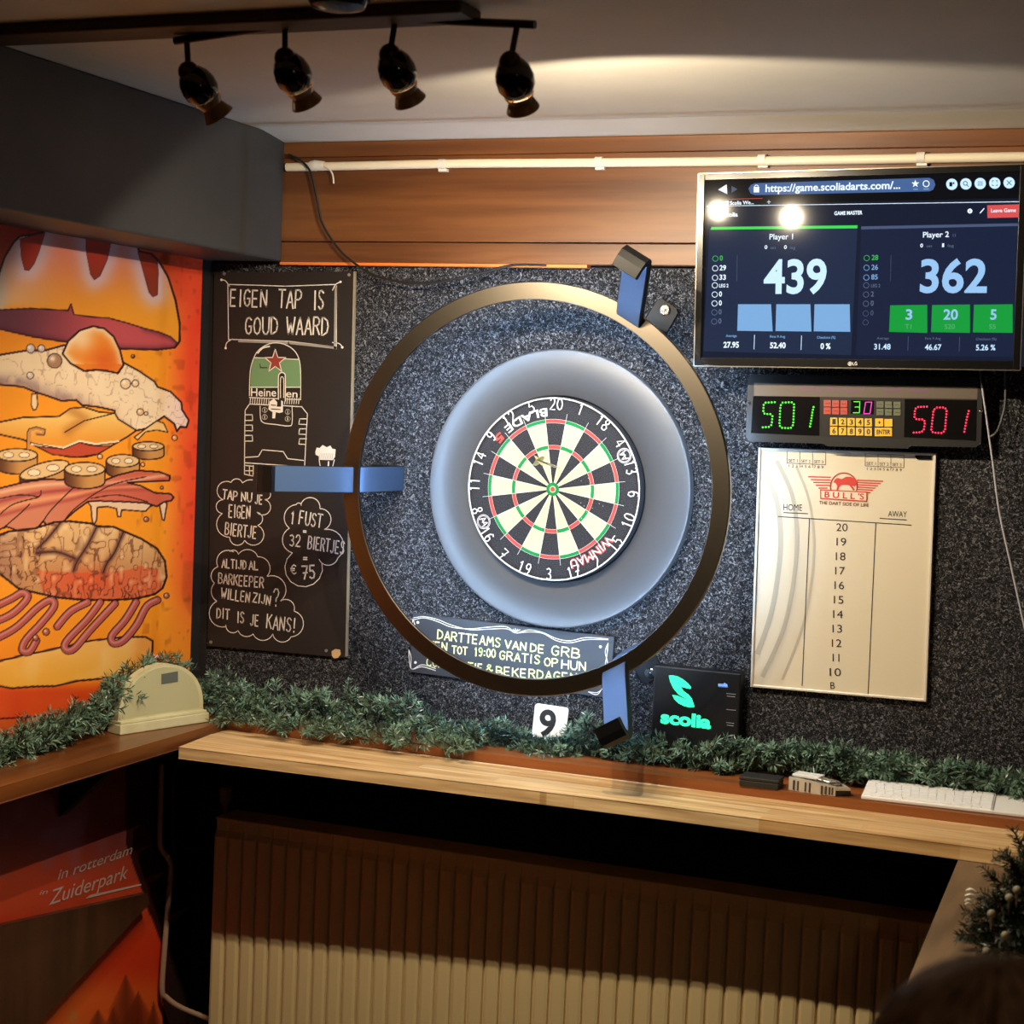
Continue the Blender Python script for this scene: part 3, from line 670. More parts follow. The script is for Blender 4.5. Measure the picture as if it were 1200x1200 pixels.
# added pendant lamp out of frame: dim warm fill, mainly for the person's hair
pl = thing('added_fill_lamp', 'small warm pendant lamp added out of view as fill light', 'ceiling lamp', (2.1, -3.5, 2.25))
obj('added_fill_lamp_shade', M().lathe((2.1, -3.5, 2.25), (0, 0, -1), [(-.12, .03), (-.1, .05), (0, .14), (.002, .138), (-.098, .045), (-.11, .02)], 24), BRONZE, pl, smooth=True)
obj('added_fill_lamp_flex', M().tube([(2.1, -3.5, 2.36), (2.1, -3.5, 2.6)], .004), BLACKM, pl)
pd = bpy.data.lights.new('added_fill_light', 'POINT'); pd.energy = FILL_W; pd.color = (1, .72, .46); pd.shadow_soft_size = .06
po = bpy.data.objects.new('added_fill_light', pd); COL.objects.link(po); po.parent = pl; po.location = (0, 0, -.03)

# ================================================================== CONDUIT, CABLES
cx0 = atY(345, 193, -.034)
zc = 2.5215
con = thing('conduit', 'white plastic electrical conduit running along the top of the mahogany fascia', 'conduit', (.3, -.034, zc))
pts = [(-.782, -.033, zc - .002), (-.6, -.033, zc - .001), (-.3, -.033, zc + .001), (0, -.033, zc - .001), (.4, -.033, zc - .003), (.8, -.033, zc - .002), (1.6, -.033, zc)]
CONM = mat('cream_white_pvc', (238, 226, 202), .4)
obj('pipe', M().tube(cr(pts, 6), .0108, 14), CONM, con, smooth=True)
for px in (518, 702, 893, 1079):
    c = atY(px, 190, -.033)
    b = M().tube([(c.x - .009, -.033, zc), (c.x + .009, -.033, zc)], .0128, 14); b.box(c.x - .009, c.x + .014, -.034, -.0205, zc - .018, zc - .011)
    obj('clip', b, mat('clip_plastic', (226, 222, 214), .5), con, smooth=True)
c = atY(372, 193, -.033)
obj('tape_wrap', M().tube(cr([(c.x - .02, -.033, zc), (c.x, -.034, zc + .001), (c.x + .02, -.033, zc)], 4), [.0125, .013, .0135, .0145, .0135, .013, .0125, .0125, .012][:9], 12), mat('clip_plastic'), con, smooth=True)
tl = pxs([(380, 195), (386, 198), (390, 205), (391, 215)], -.05)
obj('loose_tie', M().tube(cr(tl, 5), .0022, 6), mat('clip_plastic'), con, smooth=True)
ck = pxs([(338, 181), (352, 188), (364, 202), (372, 235), (378, 262), (394, 288), (412, 306), (440, 323), (475, 331), (510, 331), (560, 321), (600, 311), (640, 311)], -.055)
tag(obj('cable', M().tube(cr(ck, 6), .0032, 6), mat('black_cable', (20, 18, 17), .5), smooth=True), 'black cable drooping from the soffit corner across the fascia to the ring', 'cable')
cw = pxs([(1146, 424), (1149, 440), (1151, 455), (1156, 490), (1163, 540), (1171, 600), (1184, 660), (1195, 710), (1206, 760)], -.075)
ww = M().tube(cr(cw[2:], 6), .0021, 6); ww.cur = 1; ww.tube(cr(cw[:3], 4), .0021, 6)
tag(obj('cable', ww, [mat('pale_grey_cable', (176, 176, 182), .5), mat('black_cable')], smooth=True), 'thin pale cable hanging down the carpet from behind the television', 'cable')
cb = pxs([(1178, 430), (1178, 470), (1174, 490), (1168, 506), (1160, 512)], -.05)
tag(obj('cable', M().tube(cr(cb, 6), .003, 6), mat('grey_black_cable', (46, 46, 48), .5), smooth=True), 'short black cable looping beside the scoring machine under the television', 'cable')

# ================================================================== DARTBOARD AND SURROUND
SUR = mat('black_foam', (74, 74, 76), .42, spec=.6)
su = M().lathe((0, -.006, 1.73), (0, -1, 0), [(0, .224), (0, .338), (.003, .3415), (.0215, .3415), (.0262, .3395), (.0285, .3345), (.0285, .232), (.026, .2285), (0, .2285)], 128)
del su.f[-2:]; del su.mi[-2:]; del su.sm[-2:]
tag(obj('dartboard_surround', su, SUR, base=(0, -.006, 1.73), smooth=True), 'wide dark grey foam ring mounted around the dartboard', 'surround')
db = thing('dartboard', 'bristle dartboard with cream and black segments and a white wire number ring', 'dartboard', (0, -.055, 1.73))
obj('board_body', M().lathe((0, -.0, 1.73), (0, -1, 0), [(.008, .2255), (.048, .2255), (.0535, .2245), (.0545, .222)], 96), mat('black_sisal', (44, 43, 45), .9, spec=.2), db, smooth=True)
SEGB = noise_mat('black_sisal_face', (40, 39, 41), (66, 65, 68), 420, rough=.95, spec=.15, lo=.4, hi=.62)
SEGC = mat('cream_sisal', (212, 203, 154), .85, spec=.2); SEGR = mat('red_sisal', (206, 74, 66), .8, spec=.2); SEGG = mat('green_sisal', (24, 132, 66), .8, spec=.2)
WIRE = mat('white_wire', (225, 225, 222), .4)
def sector(r0, r1, a0, a1, n=6):
    A = [a0 + (a1 - a0) * k / n for k in range(n + 1)]
    return [(r1 * math.sin(t), r1 * math.cos(t)) for t in A] + [(r0 * math.sin(t), r0 * math.cos(t)) for t in A[::-1]]
f = D(db, .0005); f.raw([(.221 * math.sin(2 * math.pi * k / 90), .221 * math.cos(2 * math.pi * k / 90)) for k in range(90)], SEGB, 1); f.done('face')
sg = D(db, 0.0, step=.0003)
ORDER = [20, 1, 18, 4, 13, 6, 10, 15, 2, 17, 3, 19, 7, 16, 8, 11, 14, 9, 12, 5]
for i in range(20):
    a0 = (i - .5) * math.pi / 10; a1 = a0 + math.pi / 10; dk = i % 2 == 0
    for r0, r1 in ((.0159, .099), (.107, .162)):
        if not dk: sg.raw(sector(r0, r1, a0, a1), SEGC, 2)
    for r0, r1 in ((.098, .1075), (.1615, .1705)): sg.raw(sector(r0, r1, a0, a1), SEGR if dk else SEGG, 3)
sg.done('segments')
bu = D(db, 0.0, step=.0003); bu.raw(sector(0, .0165, 0, 2 * math.pi * .9999, 30)[:31], SEGG, 3); bu.done('outer_bull')
bi = D(db, 0.0, step=.0003); bi.raw(sector(0, .0082, 0, 2 * math.pi * .9999, 24)[:25], SEGC, 4); bi.raw(sector(0, .006, 0, 2 * math.pi * .9999, 24)[:25], SEGR, 5); bi.done('bullseye')
sw = D(db, 0.0, step=.0003)
for i in range(20):
    t = (i - .5) * math.pi / 10; sw.rawstroke([(.0165 * math.sin(t), .0165 * math.cos(t)), (.186 * math.sin(t), .186 * math.cos(t))], .0009, WIRE, 5)
for r in (.1615, .1705, .098, .1075): sw.rawstroke([(r * math.sin(2 * math.pi * k / 80), r * math.cos(2 * math.pi * k / 80)) for k in range(81)], .0006, WIRE, 5)
sw.done('wire_spider')
nr = M().tube([(.2215 * math.cos(2 * math.pi * k / 96), -.0585, 1.73 + .2215 * math.sin(2 * math.pi * k / 96)) for k in range(96)], .0019, 6, closed=True)
for i, num in enumerate(ORDER):
    t = i * math.pi / 10; e = Vector((math.sin(t), math.cos(t))); ww_ = Vector((math.cos(t), -math.sin(t)))
    s_ = str(num); h = .027; cw_ = .0135; tot = len(s_) * cw_ + (len(s_) - 1) * .005
    for j, ch_ in enumerate(s_):
        for stv in glyph(ch_):
            pts = []
            for gx, gz in stv:
                a_ = -tot / 2 + j * (cw_ + .005) + gx / 4 * cw_; r_ = .1935 + gz / 6 * h
                if 6 <= i <= 14: a_ = -a_; r_ = .1935 + (6 - gz) / 6 * h     # lower half reads upright
                q_ = ww_ * a_ + e * r_; pts.append((q_.x, -.0575, 1.73 + q_.y))
            nr.tube(pts, .00165, 5)
obj('number_ring', nr, mat('white_wire_ring', (238, 238, 236), .4), db)
# curved brand lettering and two round emblems printed on the outer ring
pr = D(db, 0.0, step=.0003)
def arc_text(body, r, mid_deg, span_deg, h, mt, inward, l=4, bold=.03):
    vs, fs = text_geo(body, bold); m0 = min(v[0] for v in vs); m1 = max(v[0] for v in vs); q_ = []
    for vx, vy in vs:
        u = (vx - m0) / (m1 - m0) - .5; hh = vy / CAPH * h
        if inward: t = math.radians(mid_deg - u * span_deg); rr_ = r + h - hh
        else: t = math.radians(mid_deg + u * span_deg); rr_ = r + hh
        q_.append((rr_ * math.sin(t), 0.0 - l * .0003, rr_ * math.cos(t)))
    pr.add(q_, fs, pr.m(mt))
PRW = mat('print_white', (236, 228, 222), .7); PRR = mat('print_red', (196, 70, 58), .7)
arc_text('WINMAU', .1775, 144, 38, .021, PRR, False, 4, .05); arc_text('WINMAU', .178, 144, 38, .0195, PRW, False, 5, .0)
pr.done('lettering'); pr = D(db, 0.0, step=.0003)
arc_text('BLADE', .1785, 335, 36, .019, PRW, True, 4, .02); arc_text('5', .1785, 309, 7, .019, PRR, True, 4, .04)
pr.done('lettering')
for deg in (63, 243):
    pr = D(db, 0.0, step=.0003)
    t = math.radians(deg); cx_, cz_ = .2005 * math.sin(t), .2005 * math.cos(t)
    for r in (.0175, .0145): pr.rawstroke([(cx_ + r * math.sin(2 * math.pi * k / 28), cz_ + r * math.cos(2 * math.pi * k / 28)) for k in range(29)], .0015, PRW, 4)
    ct, s2 = math.cos(t), math.sin(t)
    for P in ([(-8, 6), (-5, -7), (0, 3), (5, -7), (8, 6)], [(-8, 1), (8, 1)]):
        pr.rawstroke([(cx_ + (u * ct + v * s2) * .0012, cz_ + (-u * s2 + v * ct) * .0012) for u, v in P], .0024, PRW, 4)
    pr.done('round_emblem')
pr = D(db, 0.0, step=.0003)
rs = random.Random(2)
for k in range(26):                                  # small nicks in the sisal
    t = rs.uniform(1.2, 2.4); r = rs.uniform(.075, .135); cx_, cz_ = r * math.sin(t), r * math.cos(t); pr.rawstroke([(cx_, cz_), (cx_ + rs.uniform(-.002, .002), cz_ + rs.uniform(-.002, .002))], .0009, PRW, 6)
pr.done('wear_marks')
# one dart in the board
tip = atY(657, 549, -.0545); tail = atY(629, 539, -.185)
ax = (tail - tip).normalized(); Ld = (tail - tip).length
dt = thing('dart', 'single dart with small pale flight stuck in the dartboard', 'dart', tip)
obj('barrel', M().lathe(tip + ax * .028, ax, [(0, .0015), (.004, .0032), (.046, .0032), (.05, .0022)], 12), mat('silver_barrel', (200, 196, 188), .25, metal=.9), dt, smooth=True)
obj('point', M().lathe(tip - ax * .006, ax, [(0, .0004), (.034, .0012)], 8), STEEL, dt)
obj('shaft', M().lathe(tip + ax * .078, ax, [(0, .0022), (Ld - .078, .002)], 8), mat('dark_shaft', (60, 54, 40), .5), dt)
u_ = ax.orthogonal().normalized(); w_ = ax.cross(u_); fl = M()
for dv in (u_, w_):
    for sg_ in (1, -1):
        o_ = tip + ax * (Ld - .032); n_ = ax.cross(dv).normalized() * .0003
        fl.ext([o_, o_ + dv * sg_ * .016 + ax * .012, o_ + dv * sg_ * .016 + ax * .028, o_ + ax * .036], n_)
obj('flight', fl, mat('pale_gold_flight', (206, 190, 130), .5), dt)

# ================================================================== CAMERA / LIGHT RING AROUND THE BOARD
RC = Vector((0, -.22, 1.733))
ring = thing('light_ring', 'large black metal light ring on three curved arms standing off the carpet wall', 'light ring', (0, -.22, 1.733))
rg = M().lathe((0, -.207, 1.733), (0, -1, 0), [(0, .4560), (0, .484), (.002, .4865), (.0125, .4865), (.0145, .4845), (.0145, .4465), (.0130, .4450), (.0065, .4450)], 160)
n_ = 160; rg.f = rg.f[:-2]; rg.mi = rg.mi[:-2]; rg.sm = rg.sm[:-2]
rg.add([], [])
o_ = 7 * n_
for k in range(n_):
    k2 = (k + 1) % n_; rg.f.append((o_ + k, o_ + k2, k2, k)); rg.mi.append(0); rg.sm.append(False)
RINGM = mat('ring_black_metal', (126, 118, 107), .31, metal=1.0)
for i_ in range(len(rg.f)):
    if i_ // n_ in (0, 6, 7): rg.mi[i_] = 1
obj('ring', rg, [RINGM, BLACKM], ring, smooth=True)
LEDM = mat('led_strip_light', (235, 242, 255), .5, emit=LED_STRENGTH, ergb=(255, 255, 255))
LEDM.node_tree.nodes['Principled BSDF'].inputs['Emission Color'].default_value = (*LED_COL, 1)
ls = M(); N = 160; vs = []; fs = []
for k in range(N):
    t = 2 * math.pi * k / N
    for r, yy in ((.4545, -.2062), (.4461, -.2126), (.4485, -.2135), (.4570, -.2075)): vs.append((r * math.cos(t), yy, 1.733 + r * math.sin(t)))
for k in range(N):
    a = k * 4; b = ((k + 1) % N) * 4
    for i in range(4): fs.append((a + i, a + (i + 1) % 4, b + (i + 1) % 4, b + i))
ls.add(vs, fs); obj('light_strip', ls, LEDM, ring)
ARMM = mat('arm_black', (17, 17, 19), .33, spec=.25)
ARMF = mat('arm_led_glow_paint', (108, 136, 178), .45, metal=.9)  # LED light on the black inner faces put in as blue-grey
TH = .017
prof_out = [(.536, .0), (.452, .0), (.440, .004), (.436, .016), (.444, .09), (.458, .16), (.4655, .205), (.474, .225), (.50, .262), (.545, .318), (.592, .376), (.604, .393), (.606, .408), (.598, .418), (.584, .421), (.566, .420)]
prof_in = [(.566, .410), (.582, .411), (.590, .408), (.593, .400), (.586, .386), (.537, .325), (.492, .268), (.464, .230), (.4545, .207), (.447, .162), (.433, .092), (.425, .018), (.430, -.0)] 
# the bar: outer face list then offset copy (constant thickness)
cen = [(.436, .003), (.437, .022), (.444, .09), (.455, .16), (.4625, .207), (.472, .228), (.498, .262), (.545, .318), (.596, .380), (.608, .396), (.611, .408), (.604, .418), (.592, .421), (.568, .4205)]
def arm(deg, twist):
    t = math.radians(deg); e = Vector((math.cos(t), 0, math.sin(t))); g = Vector((-math.sin(t), 0, math.cos(t)))
    P = [Vector((a, b)) for a, b in cen]; A = []; Bq = []
    for i, q_ in enumerate(P):
        d_ = (P[min(i + 1, len(P) - 1)] - P[max(i - 1, 0)]).normalized(); nn = Vector((-d_.y, d_.x)) * (TH / 2)
        A.append(q_ + nn); Bq.append(q_ - nn)
    pl_ = A + Bq[::-1]
    pts = [Vector((0, 0, 1.733)) + e * q_.x + Vector((0, -q_.y, 0)) - g * .031 for q_ in pl_]
    m_ = M().ext(pts, g * .062)
    am = obj('arm', m_, ARMM, ring, bevel=.0012)
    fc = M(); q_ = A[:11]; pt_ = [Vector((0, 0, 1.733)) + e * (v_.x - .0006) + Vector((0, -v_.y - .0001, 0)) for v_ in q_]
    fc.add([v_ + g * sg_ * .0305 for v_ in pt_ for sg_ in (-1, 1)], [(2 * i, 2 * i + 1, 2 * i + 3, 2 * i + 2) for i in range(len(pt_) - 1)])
    ff = obj('led_glow_face', fc, ARMF, am, smooth=True); ff['label'] = 'inner face of the black arm coloured blue-grey for LED light'
    for s_ in (-1, 1):
        c_ = Vector((0, -.2215, 1.733)) + e * .478 + g * (.0195 * s_)
        obj('screw', M().lathe(c_, (0, -1, 0), [(0, .0042), (.0018, .0042), (.0028, .003)], 14), STEEL, am, smooth=True)
    obj('mount_foot', M().ext([Vector((0, -.0005, 1.733)) + e * a_ + g * b_ for a_, b_ in ((.441, -.031), (.441, .031), (.515, .031), (.522, .02), (.522, -.02), (.515, -.031))], Vector((0, -.010, 0))), BLACKM, am, bevel=.001)
    c_ = Vector((0, -.011, 1.733)) + e * .505 + g * .0
    obj('mount_screw', M().lathe(c_, (0, -1, 0), [(0, .013), (.004, .013), (.006, .011)], 20).lathe(c_ + Vector((0, -.005, 0)), (0, -1, 0), [(0, .004), (.007, .003)], 10), CHROME, am, smooth=True)
    return am
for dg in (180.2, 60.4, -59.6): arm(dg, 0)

# ================================================================== CHALK MENU BOARD
MB_ = mat('chalkboard_black', (36, 31, 29), .6, spec=.3)
menu = thing('chalkboard', 'tall black chalk menu board with a beer keg drawing beside the light ring', 'chalkboard', (-.789, -.004, 1.752), (0, -.017, 0))
obj('panel', M().box(-.2085, .2085, -.006, .0035, -.500, .500), MB_, menu, local=True, bevel=.001)
obj('edge_strip', M().box(.2085, .2115, -.007, .0035, -.496, .5), mat('raw_board_edge', (150, 134, 110), .6), menu, local=True)
d = D(menu, -.006, crop(230, 310, 4.8)); c = CHALK; wl = .0023
# banner
d.stroke([(180, 112), (330, 116), (500, 122), (780, 112)], wl, c); d.stroke([(178, 112), (182, 420)], wl, c); d.stroke([(785, 128), (780, 470)], .0062, mat('chalk_grey', (150, 146, 140), .8)); d.stroke([(240, 430), (520, 440), (785, 468)], .0062, MATS['chalk_grey']); d.stroke([(790, 120), (788, 475)], wl, c)
d.stroke([(180, 422), (230, 422), (520, 432), (775, 462)], wl, c)
for P in ([(142, 86), (165, 92), (188, 124)], [(812, 98), (785, 112), (766, 146)], [(166, 470), (172, 440), (205, 418)], [(822, 466), (805, 445), (765, 438)]):
    d.curve(P, wl, c); d.disc(P[0][0], P[0][1], 7, c, 2)
for P in ((158, 52), (860, 58)): d.disc(P[0], P[1], 9, mat('screw_grey', (120, 116, 110), .5), 2)
d.hand('EIGEN', (192, 232), (398, 238), 92, .0042, c); d.hand('TAP', (462, 240), (592, 246), 100, .0042, c); d.hand('IS', (660, 250), (718, 250), 104, .0042, c)
d.hand('GOUD', (276, 388), (458, 392), 92, .0042, c); d.hand('WAARD', (508, 390), (742, 398), 96, .0042, c)
d.done('banner_lettering'); d = D(menu, -.006, crop(230, 310, 4.8))
# keg
GRN = mat('chalk_green', (104, 138, 96), .85); RED = mat('chalk_red', (140, 52, 42), .85)
d.poly([(306, 690), (306, 640), (312, 575), (326, 524), (430, 520), (578, 534), (588, 600), (588, 690), (440, 690)], GRN, 1)
d.curve([(300, 740), (302, 640), (310, 570), (340, 495), (390, 455), (445, 440), (500, 450), (548, 480), (578, 530), (588, 610), (588, 760)], wl, c, 2)
d.stroke([(326, 524), (578, 534)], wl, c, 2); d.stroke([(306, 690), (588, 690)], wl, c, 2); d.stroke([(300, 748), (590, 760)], wl, c, 2)
d.curve([(345, 500), (375, 470), (415, 460)], .004, c, 2)
star = [(446 + r * math.sin(math.pi * k / 5), 545 - r * 1.12 * math.cos(math.pi * k / 5)) for k, r in enumerate([62, 25] * 5)]
d.poly(star, RED, 3); d.stroke(star, wl, c, 4, closed=True)
d.stroke([(360, 560), (362, 580), (400, 580)], wl, MB_, 3)
d.text('Heine', (308, 740), (450, 742), 44, c, 2, .01); d.text('en', (505, 745), (570, 748), 40, c, 2, .01)
d.poly([(462, 760), (462, 625), (475, 608), (492, 608), (503, 625), (503, 770)], MB_, 4); d.curve([(464, 760), (464, 640), (470, 615), (485, 607), (500, 616), (503, 640), (503, 770)], .003, c, 5); d.curve([(476, 750), (476, 650), (484, 632), (494, 650), (494, 750)], wl, c, 5)
for k in range(22):
    x_ = 306 + k * 13
    if not 415 < x_ < 490: d.stroke([(x_, 752), (x_ - 3, 784)], .002, c, 2)
d.stroke([(300, 785), (420, 790)], wl, c, 2); d.stroke([(490, 794), (592, 800)], wl, c, 2)
d.curve([(360, 795), (362, 860), (380, 890), (450, 900), (520, 908), (540, 890), (540, 800)], wl, c, 2)
for u, v in ((386, 818), (386, 858), (515, 828), (515, 868)): d.circ(u, v, 14, .0018, c, 2); d.stroke([(u, v - 8), (u, v + 8)], .002, c, 2)
d.poly([(415, 770), (440, 755), (458, 775), (455, 800), (480, 800), (480, 765), (490, 770), (490, 830), (470, 835), (450, 830), (446, 865), (430, 865), (432, 830), (408, 815)], c, 6)
d.stroke([(425, 790), (450, 792)], .0025, MB_, 7); d.stroke([(425, 812), (475, 816)], .0025, MB_, 7)
d.stroke([(272, 1180), (274, 900), (276, 820), (300, 785)], wl, c, 2); d.stroke([(610, 1140), (618, 980), (626, 840), (592, 798)], wl, c, 2)
for k in range(3):
    v = 845 + k * 58; d.stroke([(278, v), (316, v), (318, v + 32), (278, v + 32)], wl, c, 2); v = 868 + k * 56; d.stroke([(622, v), (582, v), (578, v + 30), (618, v + 32)], wl, c, 2)
d.stroke([(276, 1085), (350, 1080), (372, 1042), (490, 1052), (515, 1092), (605, 1102)], wl, c, 2); d.stroke([(274, 1115), (610, 1138)], wl, c, 2)
d.stroke([(278, 1130), (322, 1135)], wl, c, 2); d.stroke([(278, 1160), (322, 1160)], wl, c, 2); d.stroke([(300, 1130), (300, 1180)], wl, c, 2); d.stroke([(322, 1130), (320, 1190), (276, 1180)], wl, c, 2)
d.done('keg_drawing'); d = D(menu, -.006, crop(230, 310, 4.8))
# beer glass
d.poly([(670, 1055), (678, 1030), (695, 1032), (712, 1015), (735, 1028), (755, 1018), (765, 1035), (785, 1040), (782, 1080), (770, 1100), (690, 1098), (690, 1078), (672, 1070)], c, 2)
d.stroke([(692, 1098), (700, 1150)], wl, c, 2); d.stroke([(778, 1098), (764, 1150)], wl, c, 2); d.stroke([(745, 1110), (743, 1145)], .004, c, 2)
for k in range(9): d.stroke([(698 + k * 9, 1062), (692 + k * 9, 1094)], .0012, MATS['chalk_grey'], 3)
d.done('beer_glass_drawing'); d = D(menu, -.006)
# speech clouds
d.c = crop(230, 550, 5.216)
def cloud(segs):
    for a, m_, b in segs: d.stroke(arc3(a, m_, b), .0021, c, 1, False, True)
cloud([((345, 65), (315, 66), (283, 84)), ((283, 84), (250, 58), (213, 80)), ((213, 80), (140, 95), (166, 186)), ((166, 186), (122, 225), (160, 270)), ((160, 270), (130, 365), (205, 415)), ((205, 415), (250, 464), (296, 434)), ((296, 434), (400, 440), (376, 342)), ((376, 342), (406, 300), (370, 262)), ((370, 262), (455, 235), (418, 184)), ((418, 184), (450, 170), (450, 138))])
cloud([((640, 215), (700, 172), (756, 240)), ((756, 240), (822, 290), (782, 368)), ((782, 368), (890, 420), (866, 542)), ((866, 542), (820, 585), (750, 548)), ((768, 570), (660, 718), (588, 510)), ((588, 510), (527, 430), (570, 360)), ((570, 360), (545, 262), (612, 215)), ((612, 215), (626, 205), (642, 222))])
cloud([((133, 596), (145, 515), (230, 505)), ((205, 503), (232, 494), (258, 520)), ((258, 520), (320, 490), (376, 534)), ((376, 534), (450, 590), (432, 655)), ((432, 655), (545, 710), (514, 806)), ((514, 806), (570, 800), (598, 866)), ((598, 866), (656, 945), (580, 1024)), ((580, 1024), (525, 1056), (468, 1006)), ((468, 1006), (405, 1046), (348, 1006)), ((348, 1006), (305, 1022), (256, 985)), ((256, 985), (215, 998), (182, 950)), ((182, 962), (95, 930), (126, 806)), ((126, 806), (92, 745), (112, 696)), ((112, 696), (92, 640), (133, 596))])
wt = .0034
d.hand('TAP', (160, 178), (250, 192), 56, wt, c); d.hand('NU', (277, 195), (340, 198), 54, wt, c); d.hand('JE', (360, 208), (405, 212), 54, wt, c)
d.hand('EIGEN', (200, 292), (330, 302), 76, wt, c); d.hand('BIERTJE', (176, 396), (368, 424), 72, wt, c)
d.hand('1', (575, 330), (600, 334), 76, wt, c); d.hand('FUST', (628, 332), (765, 358), 80, wt, c); d.hand('=', (652, 392), (674, 394), 26, wt, c)
d.hand('32', (570, 466), (636, 472), 68, wt, c); d.hand('BIERTJES', (682, 484), (902, 520), 76, wt, c); d.hand('=', (652, 560), (680, 562), 34, wt, c); d.hand('€', (580, 640), (612, 640), 56, wt, c); d.hand('75', (650, 668), (728, 666), 78, .0042, c)
d.hand('ALTIJD', (158, 600), (306, 612), 52, wt, c); d.hand('AL', (324, 612), (382, 614), 50, wt, c); d.hand('BARKEEPER', (136, 696), (412, 726), 62, wt, c)
d.hand('WILLEN', (152, 786), (326, 814), 62, wt, c); d.hand('ZIJN', (346, 808), (452, 830), 56, wt, c); d.hand('?', (468, 832), (506, 836), 104, wt, c)
d.hand('DIT', (126, 908), (202, 916), 60, wt, c); d.hand('IS', (250, 936), (292, 940), 66, wt, c); d.hand('JE', (330, 954), (382, 960), 66, wt, c); d.hand('KANS!', (430, 970), (604, 998), 84, wt, c)
for P in ((90, 1056), (795, 1108)): d.disc(P[0], P[1], 10, MATS['screw_grey'], 2)
d.poly([(828, 1112), (850, 1098), (880, 1102), (884, 1130), (868, 1152), (842, 1156), (830, 1140)], mat('torn_wood', (196, 160, 112), .8), 2)
d.done('chalk_drawing')

# ------------------------------------------------------------------ lower chalkboard sign
grb = thing('chalkboard', 'long low chalkboard sign lettered in yellow chalk behind the bottom of the light ring', 'chalkboard', (-.114, -.004, 1.307), (0, .022, 0))
obj('panel', M().box(-.2715, .2715, -.005, .0035, -.076, .076), mat('chalkboard_slate', (52, 54, 58), .55, spec=.3), grb, local=True, bevel=.001)
d = D(grb, -.005, crop(460, 700, 3.75)); YC = mat('yellow_chalk', (226, 226, 150), .8)
for off in (0, 9):
    d.curve([(92, 90 + off), (140, 85 + off * .6), (200, 98 + off), (260, 122 + off), (340, 142 - off * .4), (420, 140 - off), (500, 138 - off), (535, 156)], .0016, c); d.curve([(545, 158), (600, 152 - off), (660, 158 - off * .4), (720, 190 - off), (780, 200 - off), (850, 186 - off), (948, 186 - off * .3)], .0016, c)
    d.curve([(90, 95), (98 - off, 120), (100, 160 - off)], .0018, c); d.curve([(948, 200), (935 + off, 240), (945 - off, 290), (925 + off, 305)], .0018, c); d.curve([(72, 230), (82 - off, 265), (84, 315), (130, 305 - off), (190, 322 - off)], .0018, c)
    d.curve([(430, 350 - off), (480, 340 - off), (530, 362), (590, 366 - off), (640, 374)], .0016, c); d.curve([(860, 415), (900, 418 + off), (930, 398 - off), (925, 430)], .0018, c)
for k in range(5): d.curve([(540, 158), (528 + k * 6, 146), (518 + k * 11, 136 - abs(k - 2) * -3)], .0016, c)
for u, v in ((112, 110), (914, 217), (101, 286), (880, 330)): d.disc(u, v, 6, c, 2)
wg = .0034
d.hand('DARTTEAMS', (198, 182), (474, 218), 38, wg, YC); d.hand('VAN', (494, 222), (588, 234), 34, wg, YC); d.hand('DE', (606, 238), (668, 246), 34, wg, YC); d.hand('GRB', (698, 252), (822, 268), 40, wg, YC)
d.hand('ETEN', (128, 224), (240, 236), 34, wg, YC); d.hand('TOT', (262, 246), (328, 252), 32, wg, YC); d.hand('19:00', (360, 256), (452, 264), 36, wg, YC); d.hand('GRATIS', (470, 270), (648, 292), 36, wg, YC); d.hand('OP', (668, 300), (728, 304), 34, wg, YC); d.hand('HUN', (744, 312), (850, 322), 36, wg, YC)
d.hand('COMPETITIE', (150, 300), (396, 328), 34, wg, YC); d.hand('&', (410, 328), (440, 332), 34, wg, YC); d.hand('BEKERDAGEN', (456, 340), (810, 372), 36, wg, YC)
d.done('chalk_lettering')

# ================================================================== TELEVISION
tv = thing('television', 'wall mounted television showing a darts score page above the scoring machine', 'television', (.728, -.15, 2.045), (.03, -.018, 0))
WT, HT = .3595, .433
tb = M().box(-WT, WT, .004, .03, .0, HT); tb.box(-.22, .22, .03, .05, .06, .30)
obj('back_shell', tb, BLACKM, tv, local=True, bevel=.003)
bz = M(); a_ = .0145; y0_, y1_ = -.003, .006
bz.box(-WT, -WT + a_, y0_, y1_, 0, HT); bz.box(WT - a_, WT, y0_, y1_, 0, HT); bz.box(-WT + a_, WT - a_, y0_, y1_, HT - a_, HT); bz.box(-WT + a_, WT - a_, y0_, y1_, 0, .0185)
obj('bezel', bz, mat('bezel_gloss_black', (16, 15, 16), .2, spec=.6), tv, local=True, bevel=.001)
rm = M(); rm.box(-WT - .0022, -WT, -.002, .012, -.001, HT + .001); rm.box(WT, WT + .0022, -.002, .012, -.001, HT + .001); rm.box(-WT, WT, -.002, .012, HT, HT + .0022); rm.box(-WT, WT, -.002, .012, -.0022, 0)
obj('bezel_rim', rm, mat('brushed_rim', (150, 140, 126), .3, metal=.9), tv, local=True)
obj('wall_mount', M().box(.728 - .1, .728 + .1, -.104, -.006, 2.13, 2.33).box(.713 - .12, .713 + .12, -.012, .0, 2.1, 2.36), BLACKM, tv)
def scr(n, c_, e=1.0): return mat('screen_' + n, (8, 8, 9), .06, spec=.28, emit=e, ergb=c_)
S_BLK = scr('black', (9, 11, 17)); S_PAGE = scr('page', (22, 30, 50)); S_P1 = scr('panel_left', (34, 46, 72)); S_P2 = scr('panel_right', (27, 36, 62)); S_W = scr('white', (226, 242, 255), 1.25); S_BLUE = scr('pale_blue', (128, 176, 226), 1.0)
